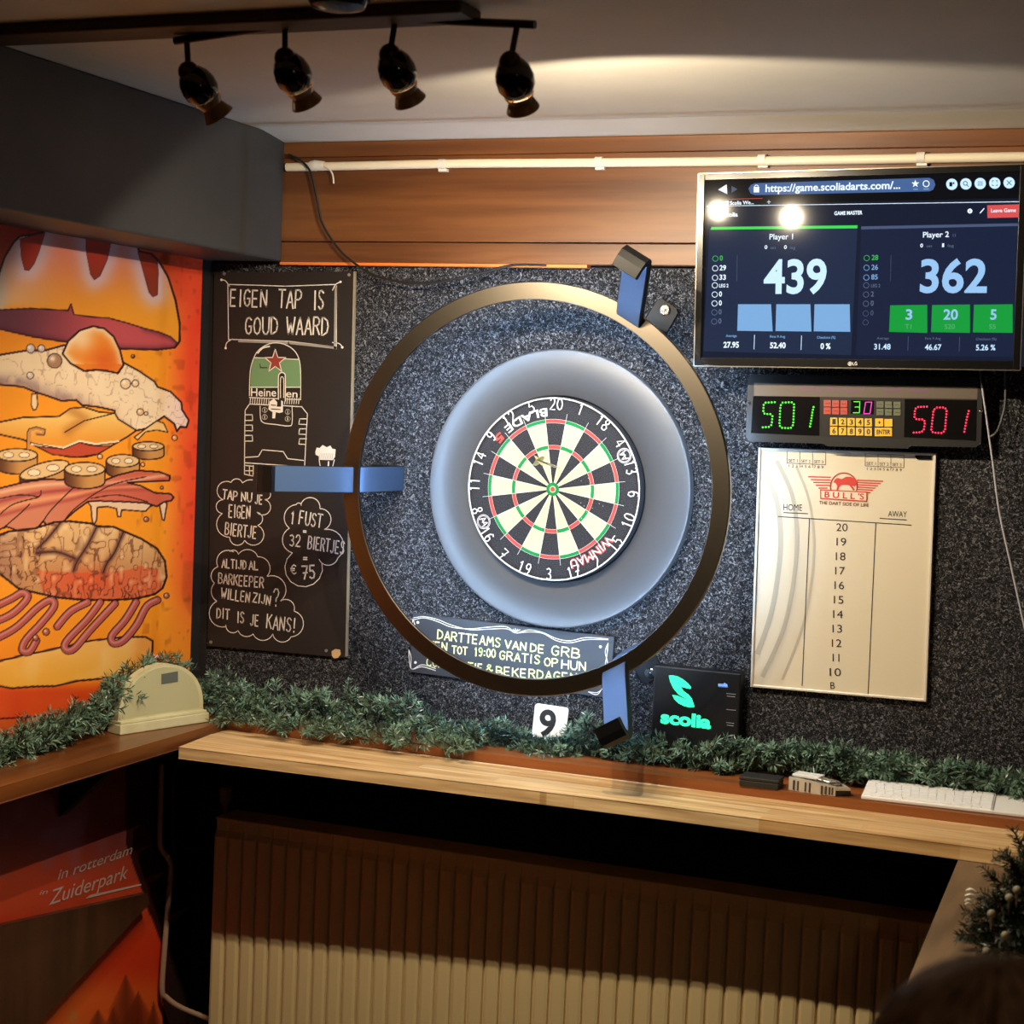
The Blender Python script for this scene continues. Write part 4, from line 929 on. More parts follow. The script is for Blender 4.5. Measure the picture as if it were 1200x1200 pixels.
S_NUM = scr('numeral', (196, 228, 255), 1.2); S_N2 = scr('numeral_right', (150, 194, 238), 1.1); S_URL = scr('address_bar', (74, 104, 156)); S_G = scr('green', (24, 158, 62)); S_GL = scr('green_line', (62, 214, 84), 1.1); S_R = scr('red', (222, 84, 84)); S_DIM = scr('dim', (96, 112, 140)); S_GT = scr('green_text', (70, 190, 90)); S_LG = scr('panel_line', (76, 90, 122)); S_GN = scr('green_numeral', (176, 220, 205), 1.0); S_G2 = scr('green_small', (96, 176, 120))
obj('screen', M().box(-WT + a_, WT - a_, .0005, .0055, .0185, HT - a_), S_BLK, tv, local=True)
d = D(tv, .0005, crop(820, 190, 3.158), step=.00012)
d.poly([(28, 158), (1300, 132), (1300, 760), (12, 722)], S_PAGE, 1); d.stroke([(28, 163), (1210, 146)], .0012, S_W, 2)
d.poly([(36, 246), (44, 238), (584, 234), (560, 714), (14, 700), (14, 690)], S_P1, 2); d.poly([(40, 250), (44, 240), (584, 234), (583, 245)], S_GL, 3)
d.poly([(598, 238), (1190, 226), (1190, 720), (578, 715)], S_P2, 2); d.poly([(598, 238), (1190, 226), (1190, 236), (597, 249)], S_LG, 3)
d.poly([(180, 98), (190, 84), (205, 78), (850, 58), (866, 66), (872, 84), (864, 102), (850, 108), (205, 122), (188, 116)], S_URL, 2)
d.text('https://game.scoliadarts.com/...', (243, 110), (742, 98), 26, S_W, 3, .022)
d.rect(200, 92, 220, 112, S_W, 3); d.circ(210, 92, 7, .0016, S_W, 3); d.poly([(68, 102), (100, 82), (102, 118)], S_W, 3); d.poly([(140, 100), (118, 88), (118, 114)], S_LG, 3)
sp_ = [(798 + r * math.sin(math.pi * k / 5), 80 - r * math.cos(math.pi * k / 5)) for k, r in enumerate([15, 6] * 5)]; d.poly(sp_, S_W, 3); d.circ(838, 80, 11, .0018, S_W, 3); d.rect(790, 99, 808, 102, S_BLUE, 3); d.rect(828, 98, 848, 101, S_BLUE, 3)
for k, u in enumerate((933, 985, 1038, 1092, 1145)):
    v = 82 - k * 1.4; d.disc(u, v, 21, S_NUM, 3)
    if k == 0: d.rect(u - 9, v - 8, u + 2, v + 8, S_BLK, 4); d.rect(u + 4, v - 8, u + 9, v, S_BLK, 4)
    elif k == 1: d.circ(u - 2, v - 2, 7, .0014, S_BLK, 4); d.stroke([(u + 3, v + 3), (u + 10, v + 10)], .0014, S_BLK, 4)
    elif k == 2: [d.stroke([(u - 9, v + q_), (u + 9, v + q_)], .0012, S_BLK, 4) for q_ in (-6, 0, 6)]
    elif k == 3: [d.stroke([(u + a * 9, v + b * 4), (u + a * 9, v + b * 9), (u + a * 4, v + b * 9)], .0012, S_BLK, 4) for a in (-1, 1) for b in (-1, 1)]
    else: d.stroke([(u - 8, v - 8), (u + 8, v + 8)], .0014, S_BLK, 4); d.stroke([(u - 8, v + 8), (u + 8, v - 8)], .0014, S_BLK, 4)
d.rect(95, 143, 108, 157, S_W, 3); d.text('Scolia We...', (112, 158), (200, 155), 13, S_W, 3, .02); d.stroke([(95, 138), (232, 134)], .001, S_R, 3); d.stroke([(250, 148), (262, 147)], .001, S_W, 3); d.stroke([(256, 141), (256, 154)], .001, S_W, 3)
d.text('scolia', (90, 202), (141, 201), 15, S_W, 3, .03); d.text('GAME MASTER', (498, 196), (602, 193), 13, S_W, 3, .03)
d.disc(1000, 181, 9, S_W, 3); d.rect(999, 177, 1001, 186, S_P1, 4); d.stroke([(1038, 188), (1052, 172)], .002, S_W, 3)
d.poly([(1064, 160), (1184, 156), (1186, 204), (1065, 207)], S_R, 3); d.text('Leave Game', (1078, 186), (1170, 184), 13, S_W, 4, .01)
d.text('Player 1', (258, 286), (345, 285), 20, S_W, 3, .01); d.text('Player 2', (826, 279), (922, 277), 20, S_W, 3, .01); d.stroke([(938, 266), (938, 276)], .001, S_DIM, 3); d.stroke([(946, 266), (946, 276)], .001, S_DIM, 3)
d.text('0', (240, 321), (250, 321), 13, S_W, 3, .02); d.text('set', (262, 321), (282, 321), 10, S_DIM, 3); d.text('0', (312, 321), (322, 321), 13, S_W, 3, .02); d.text('leg', (334, 321), (354, 321), 10, S_DIM, 3)
d.text('0', (816, 315), (826, 315), 13, S_W, 3, .02); d.text('set', (840, 315), (860, 315), 10, S_DIM, 3); d.text('1', (897, 314), (904, 314), 13, S_W, 3, .02); d.text('leg', (918, 314), (940, 314), 10, S_DIM, 3)
d.text('439', (236, 484), (468, 482), 118, S_NUM, 3, .024); d.text('362', (814, 480), (1062, 480), 116, S_N2, 3, .024)
for k, (t_, v) in enumerate((('0', 364), ('29', 400), ('33', 435), ('LEG 2', 463), ('0', 497), ('0', 530), ('0', 563), ('0', 597))):
    mt = S_GT if k == 0 else (S_W if k < 6 else S_DIM); d.circ(58 - k * .6, v - 7, 10, .0012, mt, 3); wd_ = 11 if len(t_) == 1 else (24 if len(t_) == 2 else 34); d.text(t_, (74 - k * .7, v), (74 - k * .7 + wd_, v), 18 if len(t_) < 3 else 12, mt, 3, .02)
for k, (t_, v) in enumerate((('28', 362), ('26', 398), ('85', 434), ('LEG 2', 463), ('2', 497), ('0', 531), ('0', 567), ('', 600))):
    mt = S_GT if k == 0 else (S_BLUE if k < 3 else (S_DIM if k < 6 else S_LG)); d.circ(618 - k * .6, v - 7, 10, .001, mt, 3)
    if t_: wd_ = 11 if len(t_) == 1 else (24 if len(t_) == 2 else 34); d.text(t_, (636 - k * .7, v), (636 - k * .7 + wd_, v), 18 if len(t_) < 3 else 12, mt, 3, .01)
d.stroke([(139, 345), (137, 440)], .001, S_LG, 3); d.stroke([(708, 345), (706, 440)], .0008, S_LG, 3)
for k in range(3):
    u = 142 + k * 141.5; v = 526 + k * 0; d.poly([(u, v), (u + 122 + k * 4, v), (u + 128 + k * 2, v + 100 + k), (u - 3, v + 98 + k)], S_BLUE, 3)
    u = 705 + k * 155; d.poly([(u, 530 - k), (u + 137 + k * 3, 528 - k), (u + 137 + k * 3, 632), (u - 4, 628 + k)], S_G, 3)
for t_, a, b in (('3', 762, 786), ('20', 902, 955), ('5', 1075, 1098)): d.text(t_, (a, 582), (b, 582), 36, S_N2, 4, .02)
for t_, a, b in (('T1', 760, 783), ('S20', 906, 944), ('S5', 1071, 1095)): d.text(t_, (a, 617), (b, 617), 17, S_G2, 4)
for t_, a, b, v in (('Average', 97, 137, 647), ('First 9 Avg', 260, 316, 650), ('Checkout (%)', 434, 502, 653)): d.text(t_, (a, v), (b, v), 9, S_BLUE, 4, .01)
for t_, a, b, v in (('Average', 656, 700, 656), ('First 9 Avg', 834, 892, 657), ('Checkout (%)', 1022, 1098, 659)): d.text(t_, (a, v), (b, v), 9, S_DIM, 4)
for t_, a, b, v in (('27.95', 88, 145, 686), ('52.40', 260, 318, 688), ('0 %', 447, 484, 691)): d.text(t_, (a, v), (b, v), 20, S_W, 4, .03)
for t_, a, b, v in (('31.48', 645, 706, 693), ('46.67', 833, 894, 695), ('5.26 %', 1022, 1094, 696)): d.text(t_, (a, v), (b, v), 20, S_NUM, 4, .015)
for u, v in ((203, 640), (377, 642)): d.stroke([(u, v), (u - 2, v + 52)], .0014, S_NUM, 4)
for u, v in ((772, 645), (962, 648)): d.stroke([(u, v), (u - 2, v + 52)], .001, S_LG, 4)
d.done('screen_image')
d = D(tv, -.003, crop(820, 190, 3.158)); d.disc(556, 746, 8, mat('logo_grey', (190, 186, 182), .4, emit=.25), 1); d.circ(556, 746, 4.5, .0007, BLACKM, 2); d.text('LG', (566, 752), (583, 751), 12, MATS['logo_grey'], 1, .02); d.done('logo')

# ================================================================== SCORING MACHINE
cn = thing('scoring_machine', 'black electronic darts scoring machine with green and red 501 displays below the television', 'scoring machine', (.738, -.056, 1.952), (0, -.019, 0))
HS = [(-.255, .078), (.255, .078), (.264, .070), (.266, -.066), (.256, -.076), (.112, -.078), (.106, -.0835), (-.076, -.0835), (-.083, -.078), (-.256, -.078), (-.266, -.068), (-.266, .068)]
obj('housing', M().prism(HS, .0, .052), mat('machine_black_plastic', (24, 23, 23), .38, spec=.5), cn, local=True, bevel=.005)
cf = crop(860, 430, 3.871); d = D(cn, 0.0, cf)
d.poly([(92, 78), (1104, 90), (1098, 335), (84, 305)], mat('machine_face', (40, 36, 34), .3), 1); d.poly([(92, 72), (1106, 90), (1104, 146), (92, 131)], mat('machine_top_strip', (92, 80, 70), .4), 2)
PUR = mat('purple_print', (112, 62, 104), .5)
for P in ([(300, 88), (316, 104), (352, 104), (362, 90)], [(380, 90), (384, 108), (400, 108)], [(420, 104), (436, 92), (452, 108)], [(470, 92), (474, 110)], [(500, 94), (520, 112), (546, 108), (560, 96)], [(580, 112), (590, 96)], [(680, 98), (700, 108), (740, 106), (756, 98)], [(800, 100), (830, 112), (866, 108), (880, 100)]): d.curve(P, .0035, PUR, 3)
obj_face = d.done('front_face')
d = D(cn, 0.0, cf)
DK = mat('display_window', (16, 14, 14), .15, spec=.5); d.poly([(88, 132), (390, 137), (388, 312), (78, 300)], DK, 3); d.poly([(776, 146), (1102, 152), (1098, 334), (772, 318)], DK, 3); d.poly([(532, 150), (636, 153), (634, 215), (530, 212)], DK, 3)
LG_ = mat('led_green', (10, 30, 10), .4, emit=1.6, ergb=(70, 235, 40)); LR_ = mat('led_red', (40, 8, 14), .4, emit=1.7, ergb=(255, 40, 86)); LP_ = mat('led_magenta', (40, 8, 30), .4, emit=1.5, ergb=(250, 50, 190))
def dots(P, mt, gap=13.5, r=4.6):
    tot = sum(math.dist(a, b) for a, b in zip(P, P[1:])); n = max(2, round(tot / gap)); acc = []
    for k in range(n + 1):
        s_ = tot * k / n
        for a, b in zip(P, P[1:]):
            L_ = math.dist(a, b)
            if s_ <= L_ + 1e-6: acc.append((a[0] + (b[0] - a[0]) * s_ / L_, a[1] + (b[1] - a[1]) * s_ / L_)); break
            s_ -= L_
    for u, v in acc: d.disc(u, v, r, mt, 4, 10)
dots([(186, 160), (145, 162), (136, 172), (134, 205), (142, 214), (166, 214), (176, 224), (172, 262), (160, 272), (132, 274)], LG_)
dots([(222, 162), (262, 160), (274, 170), (270, 262), (258, 278), (216, 276), (207, 264), (212, 176), (222, 162)], LG_); dots([(362, 182), (356, 210), (352, 240), (346, 270)], LG_)
dots([(876, 180), (834, 182), (822, 192), (820, 228), (830, 238), (858, 238), (868, 248), (862, 286), (850, 296), (816, 298)], LR_)
dots([(922, 184), (956, 184), (966, 196), (958, 288), (946, 300), (904, 298), (896, 286), (906, 196), (922, 184)], LR_); dots([(1066, 200), (1058, 230), (1052, 262), (1046, 294)], LR_)
d.stroke([(545, 158), (572, 158), (570, 208), (542, 208)], .0016, LG_, 4); d.stroke([(550, 182), (572, 182)], .0016, LG_, 4); d.stroke([(598, 160), (626, 160), (618, 212), (590, 212)], .0016, LP_, 4, closed=True)
d.done('displays')
kd = D(cn, 0.0, cf); KR = mat('key_red', (178, 62, 48), .5); KG = mat('key_olive', (92, 98, 74), .5); KY = mat('key_yellow', (236, 178, 30), .5); KT = mat('key_text', (44, 34, 26), .6)
def key(u0, v0, u1, v1, mt, t_=None, th=.4):
    A = [kd.uv(u0, v0), kd.uv(u1, v0), kd.uv(u1, v1), kd.uv(u0, v1)]; kd.ext([(a, 0, b) for a, b in A], (0, -.003, 0), kd.m(mt))
    if t_:
        kd.d = -.003; h = (v1 - v0) * th; wt_ = min((u1 - u0) * .8, h * .72 * len(t_)); cu_ = (u0 + u1) / 2; cv_ = (v0 + v1) / 2
        kd.text(t_, (cu_ - wt_ / 2, cv_ + h / 2), (cu_ + wt_ / 2, cv_ + h / 2), h, KT, 1, .03); kd.d = 0.0
for r in range(2):
    for k in range(3):
        u = 409 + k * 37.5; v = 150 + r * 34 + k; key(u, v, u + 32, v + 30, KR); kd.d = -.003; kd.stroke([(u + 6, v + 15), (u + 26, v + 16)], .0012, KT, 1); kd.d = 0.
        u = 648 + k * 38.5; v = 156 + r * 34 + k; key(u, v, u + 32, v + 29, KG); kd.d = -.003; kd.stroke([(u + 6, v + 14), (u + 26, v + 15)], .001, KT, 1); kd.d = 0.
for r, row in enumerate(('12345', '67890')):
    for k, t_ in enumerate(row): u = 438 + k * 39; v = 230 + r * 42 + k; key(u, v, u + 33, v + 36, KY, t_, .62)
key(642, 234, 678, 270, KY, '+', .5); key(684, 236, 720, 271, KY); key(640, 276, 718, 314, KY, 'ENTER', .5)
kd.done('keypad')
for u, v in ((68, 164), (1123, 196)):
    q_ = D(cn, 0.0, cf).uv(u, v); obj('screw', M().lathe((q_[0], 0, q_[1]), (0, -1, 0), [(0, .0042), (.002, .0042), (.003, .003)], 14), CHROME, cn, local=True)

# ================================================================== SCOREBOARD
sb = thing('scoreboard', 'white aluminium framed darts scoreboard with printed numbers below the scoring machine', 'scoreboard', (.7045, -.004, 1.5765), (0, -.0175, 0))
w2, h2 = .2045, .2825
obj('panel', M().box(-w2 + .003, w2 - .003, -.008, .003, -h2 + .003, h2 - .003), mat('scoreboard_white', (210, 197, 170), .55), sb, local=True)
fr = M(); t_ = .0055
fr.box(-w2, -w2 + t_, -.013, .0035, -h2, h2); fr.box(w2 - t_, w2, -.013, .0035, -h2, h2); fr.box(-w2 + t_, w2 - t_, -.013, .0035, h2 - t_, h2); fr.box(-w2 + t_, w2 - t_, -.013, .0035, -h2, -h2 + t_)
obj('frame', fr, mat('aluminium_frame', (226, 218, 204), .35, metal=.3), sb, local=True, bevel=.001)
d = D(sb, -.008, crop(800, 400, 3)); PK = mat('scoreboard_print', (34, 32, 38), .6); PR_ = mat('scoreboard_red', (196, 52, 40), .6); PG = mat('scoreboard_grey', (182, 170, 146), .5)
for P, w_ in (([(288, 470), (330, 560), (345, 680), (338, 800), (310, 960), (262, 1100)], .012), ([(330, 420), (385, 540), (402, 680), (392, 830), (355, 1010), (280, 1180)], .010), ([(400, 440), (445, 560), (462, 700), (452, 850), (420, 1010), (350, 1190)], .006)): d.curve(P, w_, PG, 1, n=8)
d.stroke([(336, 616), (803, 646)], .0019, PK, 2); d.stroke([(446, 624), (420, 1210)], .0019, PK, 2); d.stroke([(679, 638), (652, 1240)], .0019, PK, 2)
d.text('HOME', (354, 594), (420, 596), 22, PK, 2); d.stroke([(355, 602), (440, 606)], .002, PK, 2); d.text('AWAY', (722, 616), (788, 618), 20, PK, 2); d.stroke([(694, 622), (787, 628)], .002, PK, 2)
for k, n_ in enumerate(range(20, 9, -1)):
    u = 560 - k * 2.3; v = 667 + k * 50.9; wn = 20 if n_ in (20, 10) else (12 if n_ == 11 else 17); d.text(str(n_), (u - wn, v), (u + wn, v + 1), 27, PK, 2)
d.text('B', (520, 1222), (536, 1222), 24, PK, 2)
for a, v in ((367, 384), (642, 394)):
    d.stroke([(a, v), (a + 136, v + 6), (a + 136, v + 50), (a, v + 44)], .0012, PK, 2, closed=True)
    for k in (1, 2): d.stroke([(a + 45 * k, v + 2 * k), (a + 45 * k, v + 60)], .001, PK, 2)
    for k in range(3): d.text('SET %d' % (k + 1), (a + 5 + 45 * k, v + 40 + 2 * k), (a + 37 + 45 * k, v + 41 + 2 * k), 10, PK, 2)
    d.text('1 2 3  4 5 6  7 8 9', (a + 6, v + 58), (a + 128, v + 63), 9, MATS['scoreboard_print'], 2)
for k in range(2): d.stroke([(540, 391 + k * 9), (592, 393 + k * 9)], .0008, PK, 2)
d.circ(567, 510, 47, .003, PR_, 2, 30)
d.poly([(535, 485), (545, 480), (560, 484), (575, 476), (592, 476), (608, 484), (617, 494), (612, 500), (606, 510), (596, 508), (606, 522), (600, 524), (586, 506), (570, 504), (556, 506), (549, 514), (547, 524), (541, 524), (544, 508), (538, 498), (530, 496)], PR_, 3)
for k in range(6):
    d.stroke([(443 + k * 9, 476 + k * 10), (520 - k * .5 + (k > 3) * -10, 478 + k * 9.5)], .0028, PR_, 2); d.stroke([(614, 488 + k * 8), (704 - k * 9, 492 + k * 8)], .0028, PR_, 2)
d.poly([(486, 522), (648, 530), (647, 562), (486, 552)], MATS['scoreboard_white'], 4); d.stroke([(486, 522), (648, 530), (647, 562), (486, 552)], .0026, PR_, 5, closed=True)
d.text("B U L L 'S", (499, 548), (638, 556), 20, PR_, 5, .02); d.text('THE DART SIDE OF LIFE', (479, 572), (654, 582), 11, mat('scoreboard_brown', (120, 62, 48), .6), 2, .02)
d.done('printing')
q_ = D(sb, -.008, crop(800, 400, 3))
obj('corner_clip', M().ext([(a, -.009, b) for a, b in (q_.uv(*k) for k in ((815, 402), (835, 396), (876, 397), (876, 416), (826, 415)))], (0, -.003, 0)), BLACKG, sb, local=True)

# ================================================================== GREEN-LIT CONTROL BOX, NUMBER CARD
sx = thing('control_box', 'black control box with glowing green leaf emblem standing on the shelf', 'control box', (.384, -.052, 1.091), (0, .0, 0))
obj('box_body', M().box(-.107, .107, -.0, .037, .0, .234), mat('box_black', (14, 14, 15), .55, spec=.3), sx, local=True, bevel=.004)
d = D(sx, 0.0, crop(700, 760, 6)); SG = mat('emblem_light', (10, 40, 34), .4, emit=3.0, ergb=(38, 203, 137)); SWH = mat('box_print', (150, 150, 150), .6); SBL = mat('blue_light', (20, 30, 60), .4, emit=1.3, ergb=(130, 175, 255))
d.poly([(503, 190), (530, 188), (566, 196), (600, 214), (640, 246), (660, 272), (655, 284), (630, 280), (588, 268), (606, 298), (640, 322), (664, 350), (684, 408), (660, 392), (620, 352), (570, 322), (535, 280), (512, 232)], SG, 1)
d.poly([(527, 326), (560, 330), (600, 346), (640, 366), (660, 392), (684, 411), (650, 414), (610, 404), (570, 384), (542, 356)], SG, 2)
d.done('leaf_emblem'); d = D(sx, 0.0, crop(700, 760, 6))
d.text('scolia', (444, 520), (798, 562), 84, SG, 1, .045)
d.done('lettering'); d = D(sx, 0.0, crop(700, 760, 6))
d.text('scolia', (850, 262), (916, 266), 22, SBL, 1, .05); d.stroke([(852, 268), (918, 271)], .0008, SBL, 1)
for v in (316, 428, 520): d.stroke([(908, v), (972 - (v > 500) * 12, v + 6)], .0014, SWH, 1); d.stroke([(912, v + 18), (968 - (v > 500) * 12, v + 24)], .0014, SWH, 1) if v != 428 else None
d.done('status_print')
cdd = thing('number_card', 'small white rounded number nine card propped behind the garland', 'card', (.011, -.045, 1.091), (-.12, .03, 0))
rc_ = .008; wc, hc = .044, .106
cp = []
for (ux, uz, a0) in ((wc - rc_, hc - rc_, 0), (-wc + rc_, hc - rc_, 90), (-wc + rc_, rc_, 180), (wc - rc_, rc_, 270)):
    for k in range(5): a = math.radians(a0 + k * 22.5); cp.append((ux + rc_ * math.cos(a), uz + rc_ * math.sin(a)))
obj('card', M().prism(cp, 0, .004), WHITEP, cdd, local=True)
d = D(cdd, 0.0, crop(600, 810, 10)); KB = mat('black_print', (22, 20, 20), .6)
vs9, fs9 = text_geo('9', .03); sz = .062 / CAPH
d.add([((v[0] - .32) * sz, -.0006, .030 + v[1] * sz) for v in vs9], fs9, d.m(KB)); d.done('numeral')
obj('card_stand', M().box(-.047, -.04, .004, .02, .0, .09), BLACKM, cdd, local=True)

# ================================================================== THINGS ON THE SHELVES
# arched wooden block
A0 = atZ(141, 862, ZS); A1 = atZ(245, 846, ZS); dv = (A1 - A0); Lb = dv.length; ang = math.atan2(dv.y, dv.x)
ab = thing('arched_plaque', 'pale half-round wooden plaque standing on a base in the shelf corner', 'plaque', (A0.x, A0.y, ZS + .0005), (0, 0, ang))
CRM = noise_mat('pale_cream_paint', (196, 190, 150), (208, 202, 164), 20, rough=.5); CR2 = mat('cream_inlay_paint', (182, 178, 140), .5)  # second cream, slightly darker, for the arch inlay
obj('plinth', M().box(0, Lb, .0, .05, 0, .024).box(.004, Lb - .004, .004, .046, .024, .031), CRM, ab, local=True, bevel=.002)
arc_ = [(Lb * .02, .031)] + [(Lb / 2 - Lb * .48 * math.cos(math.pi * k / 28), .031 + .128 * math.sin(math.pi * k / 28) ** .85) for k in range(1, 28)] + [(Lb * .98, .031)]
obj('arch_panel', M().prism(arc_, .018, .040), CRM, ab, local=True, bevel=.002)
inn = [(Lb * .5 + (a - Lb * .5) * .9, .036 + (b - .031) * .9) for a, b in arc_]
obj('arch_inlay', M().prism(inn, .0168, .018), CR2, ab, local=True)
d = D(ab, .0165, crop(120, 740, 4)); d.poly([(276, 200), (354, 186), (354, 236), (276, 248)], mat('grey_plate', (92, 96, 92), .5), 1); d.done('name_plate')
bo = atX(182, 772, -.995)
bb_ = thing('bauble', 'tiny pink and red bauble at the top of the fir sprays by the plaque', 'bauble', bo)
obj('ball', M().sphere(bo, .012, 14), mat('bauble_pink', (226, 160, 160), .25), bb_, smooth=True); obj('stripe', M().lathe(bo + Vector((0, 0, -.006)), (0, 0, 1), [(0, .0112), (.006, .0123), (.009, .0122)], 16), mat('bauble_red', (170, 40, 44), .25), bb_, smooth=True)

# black box, boat-shaped case, keyboard
F0 = atZ(866, 921, ZS); F1 = atZ(912, 926, ZS)
bx = thing('black_case', 'flat black box lying on the shelf edge left of the silver boat-shaped holder', 'case', (F0.x, F0.y, ZS + .0005), (0, 0, math.atan2(F1.y - F0.y, F1.x - F0.x) * .3))
lw = (F1 - F0).length
obj('case_body', M().box(0, lw, 0, .06, 0, .014), mat('black_rubber', (30, 29, 28), .6), bx, local=True, bevel=.002); obj('case_lid', M().box(-.001, lw + .001, -.001, .061, .0145, .022), MATS['black_rubber'], bx, local=True, bevel=.002)
G0 = atZ(923, 926, ZS); G1 = atZ(988, 934, ZS)
hb = thing('dart_holder', 'silver and black boat-shaped holder with chrome barrels on the shelf', 'holder', (G0.x, G0.y, ZS + .0005), (0, 0, -.16))
Lh = .135
def boat(k, z): return [(0, .004 + k, z), (.03, .0 + k, z), (.075, .002 + k, z), (.108, .012 + k * .8, z), (Lh - k, .034, z), (.115, .052 - k * .8, z), (.075, .062 - k, z), (.02, .062 - k, z), (0, .056 - k, z)]
m_ = M(); a_ = boat(0, 0); b2 = [(x_, y_, .030 - .012 * max(0, (x_ - .05) / .085)) for x_, y_, z_ in boat(0, 0)]; i2 = [(x_, y_, .030 - .012 * max(0, (x_ - .05) / .085)) for x_, y_, z_ in boat(.004, 0)]; i3 = [(x_, y_, .006) for x_, y_, z_ in boat(.004, 0)]
n9 = 9; vs = a_ + b2 + i2 + i3; fs = [tuple(range(n9))[::-1], tuple(range(3 * n9, 4 * n9))]
for lv in range(3):
    for k in range(n9): fs.append((lv * n9 + k, lv * n9 + (k + 1) % n9, (lv + 1) * n9 + (k + 1) % n9, (lv + 1) * n9 + k))
m_.add(vs, fs); SILV = mat('silver_plastic', (206, 200, 188), .3, metal=.35)
obj('shell', m_, SILV, hb, local=True)
rb_ = M()
for u in (.012, .022, .040, .050, .078, .086, .094, .100): rb_.box(u, u + .0035, -.0012 + max(0, u - .075) * .42, .004 + max(0, u - .075) * .42, .003, .024 - max(0, u - .05) * .1)
obj('rib_stripes', rb_, mat('rib_dark', (66, 58, 50), .5), hb, local=True)
obj('bow_cover', M().ext([(.109, .0115, .001), (Lh + .001, .034, .001), (.116, .053, .001)], (0, 0, .012)), BLACKG, hb, local=True)
for k in range(3):
    obj('chrome_barrel', M().lathe((.058, .018 + k * .013, .031 - .001 * k), (1, .06, -.12), [(0, .003), (.004, .0048), (.018, .0048), (.02, .004), (.024, .0048), (.044, .0048), (.05, .002)], 12), CHROME, hb, local=True, smooth=True)
obj('flap', M().box(.004, .066, .014, .054, .030, .036), mat('pale_flap', (240, 240, 238), .3), hb, local=True, bevel=.001)
K0 = atZ(1009, 937, ZS)
kb = thing('keyboard', 'slim white computer keyboard lying on the dark shelf at right', 'keyboard', (K0.x, K0.y, ZS + .0005), (.13, 0, .05))
obj('keyboard_base', M().box(0, .43, 0, .122, 0, .008), mat('keyboard_white', (244, 242, 240), .35), kb, local=True, bevel=.002)
kk = M()
for r in range(6):
    y_ = .006 + r * .0185
    if r == 0: ws = [.018, .018, .018, .022, .098, .022, .018, .018, .018]
    else: ws = [.0165 + .003 * ((r * 3) % 4)] + [.0165] * 12 + [.024]
    sc_ = (.275 - .0022 * (len(ws) - 1)) / sum(ws); x_ = .003
    for w_ in ws: kk.box(x_, x_ + w_ * sc_, y_, y_ + .0162 if r < 5 else y_ + .011, .008, .0105); x_ += w_ * sc_ + .0022
obj('keys', kk, mat('keycap_white', (250, 250, 250), .4), kb, local=True)
obj('divider_line', M().box(.2815, .2835, .004, .118, .008, .0088), mat('keyboard_grey', (120, 116, 110), .5), kb, local=True)
obj('rear_foot', M().box(.02, .41, .108, .118, -.016, 0), MATS['keyboard_white'], kb, local=True)

# ================================================================== FIR GARLANDS
def frame_of(t):
    t = t.normalized(); u = t.orthogonal().normalized(); return t, u, t.cross(u)
def spray(mb, cols, base, tip, nlen, nw, count, rnd, c0, c1, droop=0.0):
    """one fir spray: a thin stem carrying needles"""
    ax = tip - base; t, u, w = frame_of(ax)
    k0 = len(mb.v); q = M(); q.tube([base, base + ax * .5 + Vector((0, 0, -droop * .3)), tip], [.0016, .0013, .0008], 4); mb.add(q.v, q.f); cols += [lin((52, 44, 30))] * len(q.v)
    shade = rnd.random()
    for i in range(count):
        f = (i + rnd.random()) / count; p_ = base + ax * f; a = rnd.uniform(0, 6.283); side = u * math.cos(a) + w * math.sin(a)
        d_ = (t * rnd.uniform(.45, .95) + side).normalized(); L = nlen * rnd.uniform(.7, 1.15) * (1.0 - .35 * f)
        n = d_.cross(t + side * .3 + Vector((rnd.uniform(-.5, .5), rnd.uniform(-.5, .5), rnd.uniform(-.5, .5)))).normalized() * nw
        m_ = p_ + d_ * L * .55
        mb.add([p_ - n * .4, m_ - n, p_ + d_ * L, m_ + n], [(0, 1, 2, 3)])
        v = min(1, max(0, .55 * shade + .45 * rnd.random())); c_ = tuple(a_ + (b_ - a_) * v for a_, b_ in zip(lin(c0), lin(c1)))
        if rnd.random() < .025: c_ = lin((196, 206, 200))
        cols += [c_] * 4
NEEDLE = mat('fir_needles', (40, 70, 50), .55, spec=.35, attr='paint')
def garland(name, place, n_sprays, rnd, spine):
    mb = M(); cols = []
    q = M(); q.tube(cr(spine, 5), .003, 6); mb.add(q.v, q.f); cols += [lin((40, 46, 32))] * len(q.v)
    for i in range(n_sprays):
        b, tp = place(rnd); spray(mb, cols, b, tp, .028, .0019, 26, rnd, (12, 34, 27), (136, 172, 146))
    return mb, np.array([(*c, 1.0) for c in cols])
TOP = [(236, 792), (262, 790), (300, 802), (350, 812), (385, 812), (430, 808), (465, 812), (490, 828), (522, 846), (545, 858), (570, 852), (600, 856), (625, 868), (655, 872), (668, 858), (690, 838), (708, 860), (735, 866), (780, 868), (830, 872), (872, 868), (905, 878), (950, 878), (985, 878), (1020, 892), (1062, 886), (1090, 896), (1140, 900), (1185, 910), (1215, 915)]
BOT = [(236, 838), (262, 846), (300, 852), (340, 872), (385, 880), (430, 884), (480, 884), (540, 884), (562, 872), (600, 872), (625, 886), (660, 884), (690, 884), (708, 886), (735, 892), (780, 894), (830, 906), (866, 906), (880, 897), (905, 898), (950, 898), (985, 908), (1000, 914), (1020, 908), (1062, 913), (1090, 915), (1140, 921), (1185, 926), (1215, 930)]
BX = [a for a, b in BOT]; BY = [b for a, b in BOT]; TX = [a for a, b in TOP]; TY = [b for a, b in TOP]
DENS = lambda px: 1.0 if px < 480 else (.62 if px < 560 else (.7 if px < 860 else (.75 if px < 1060 else .5)))
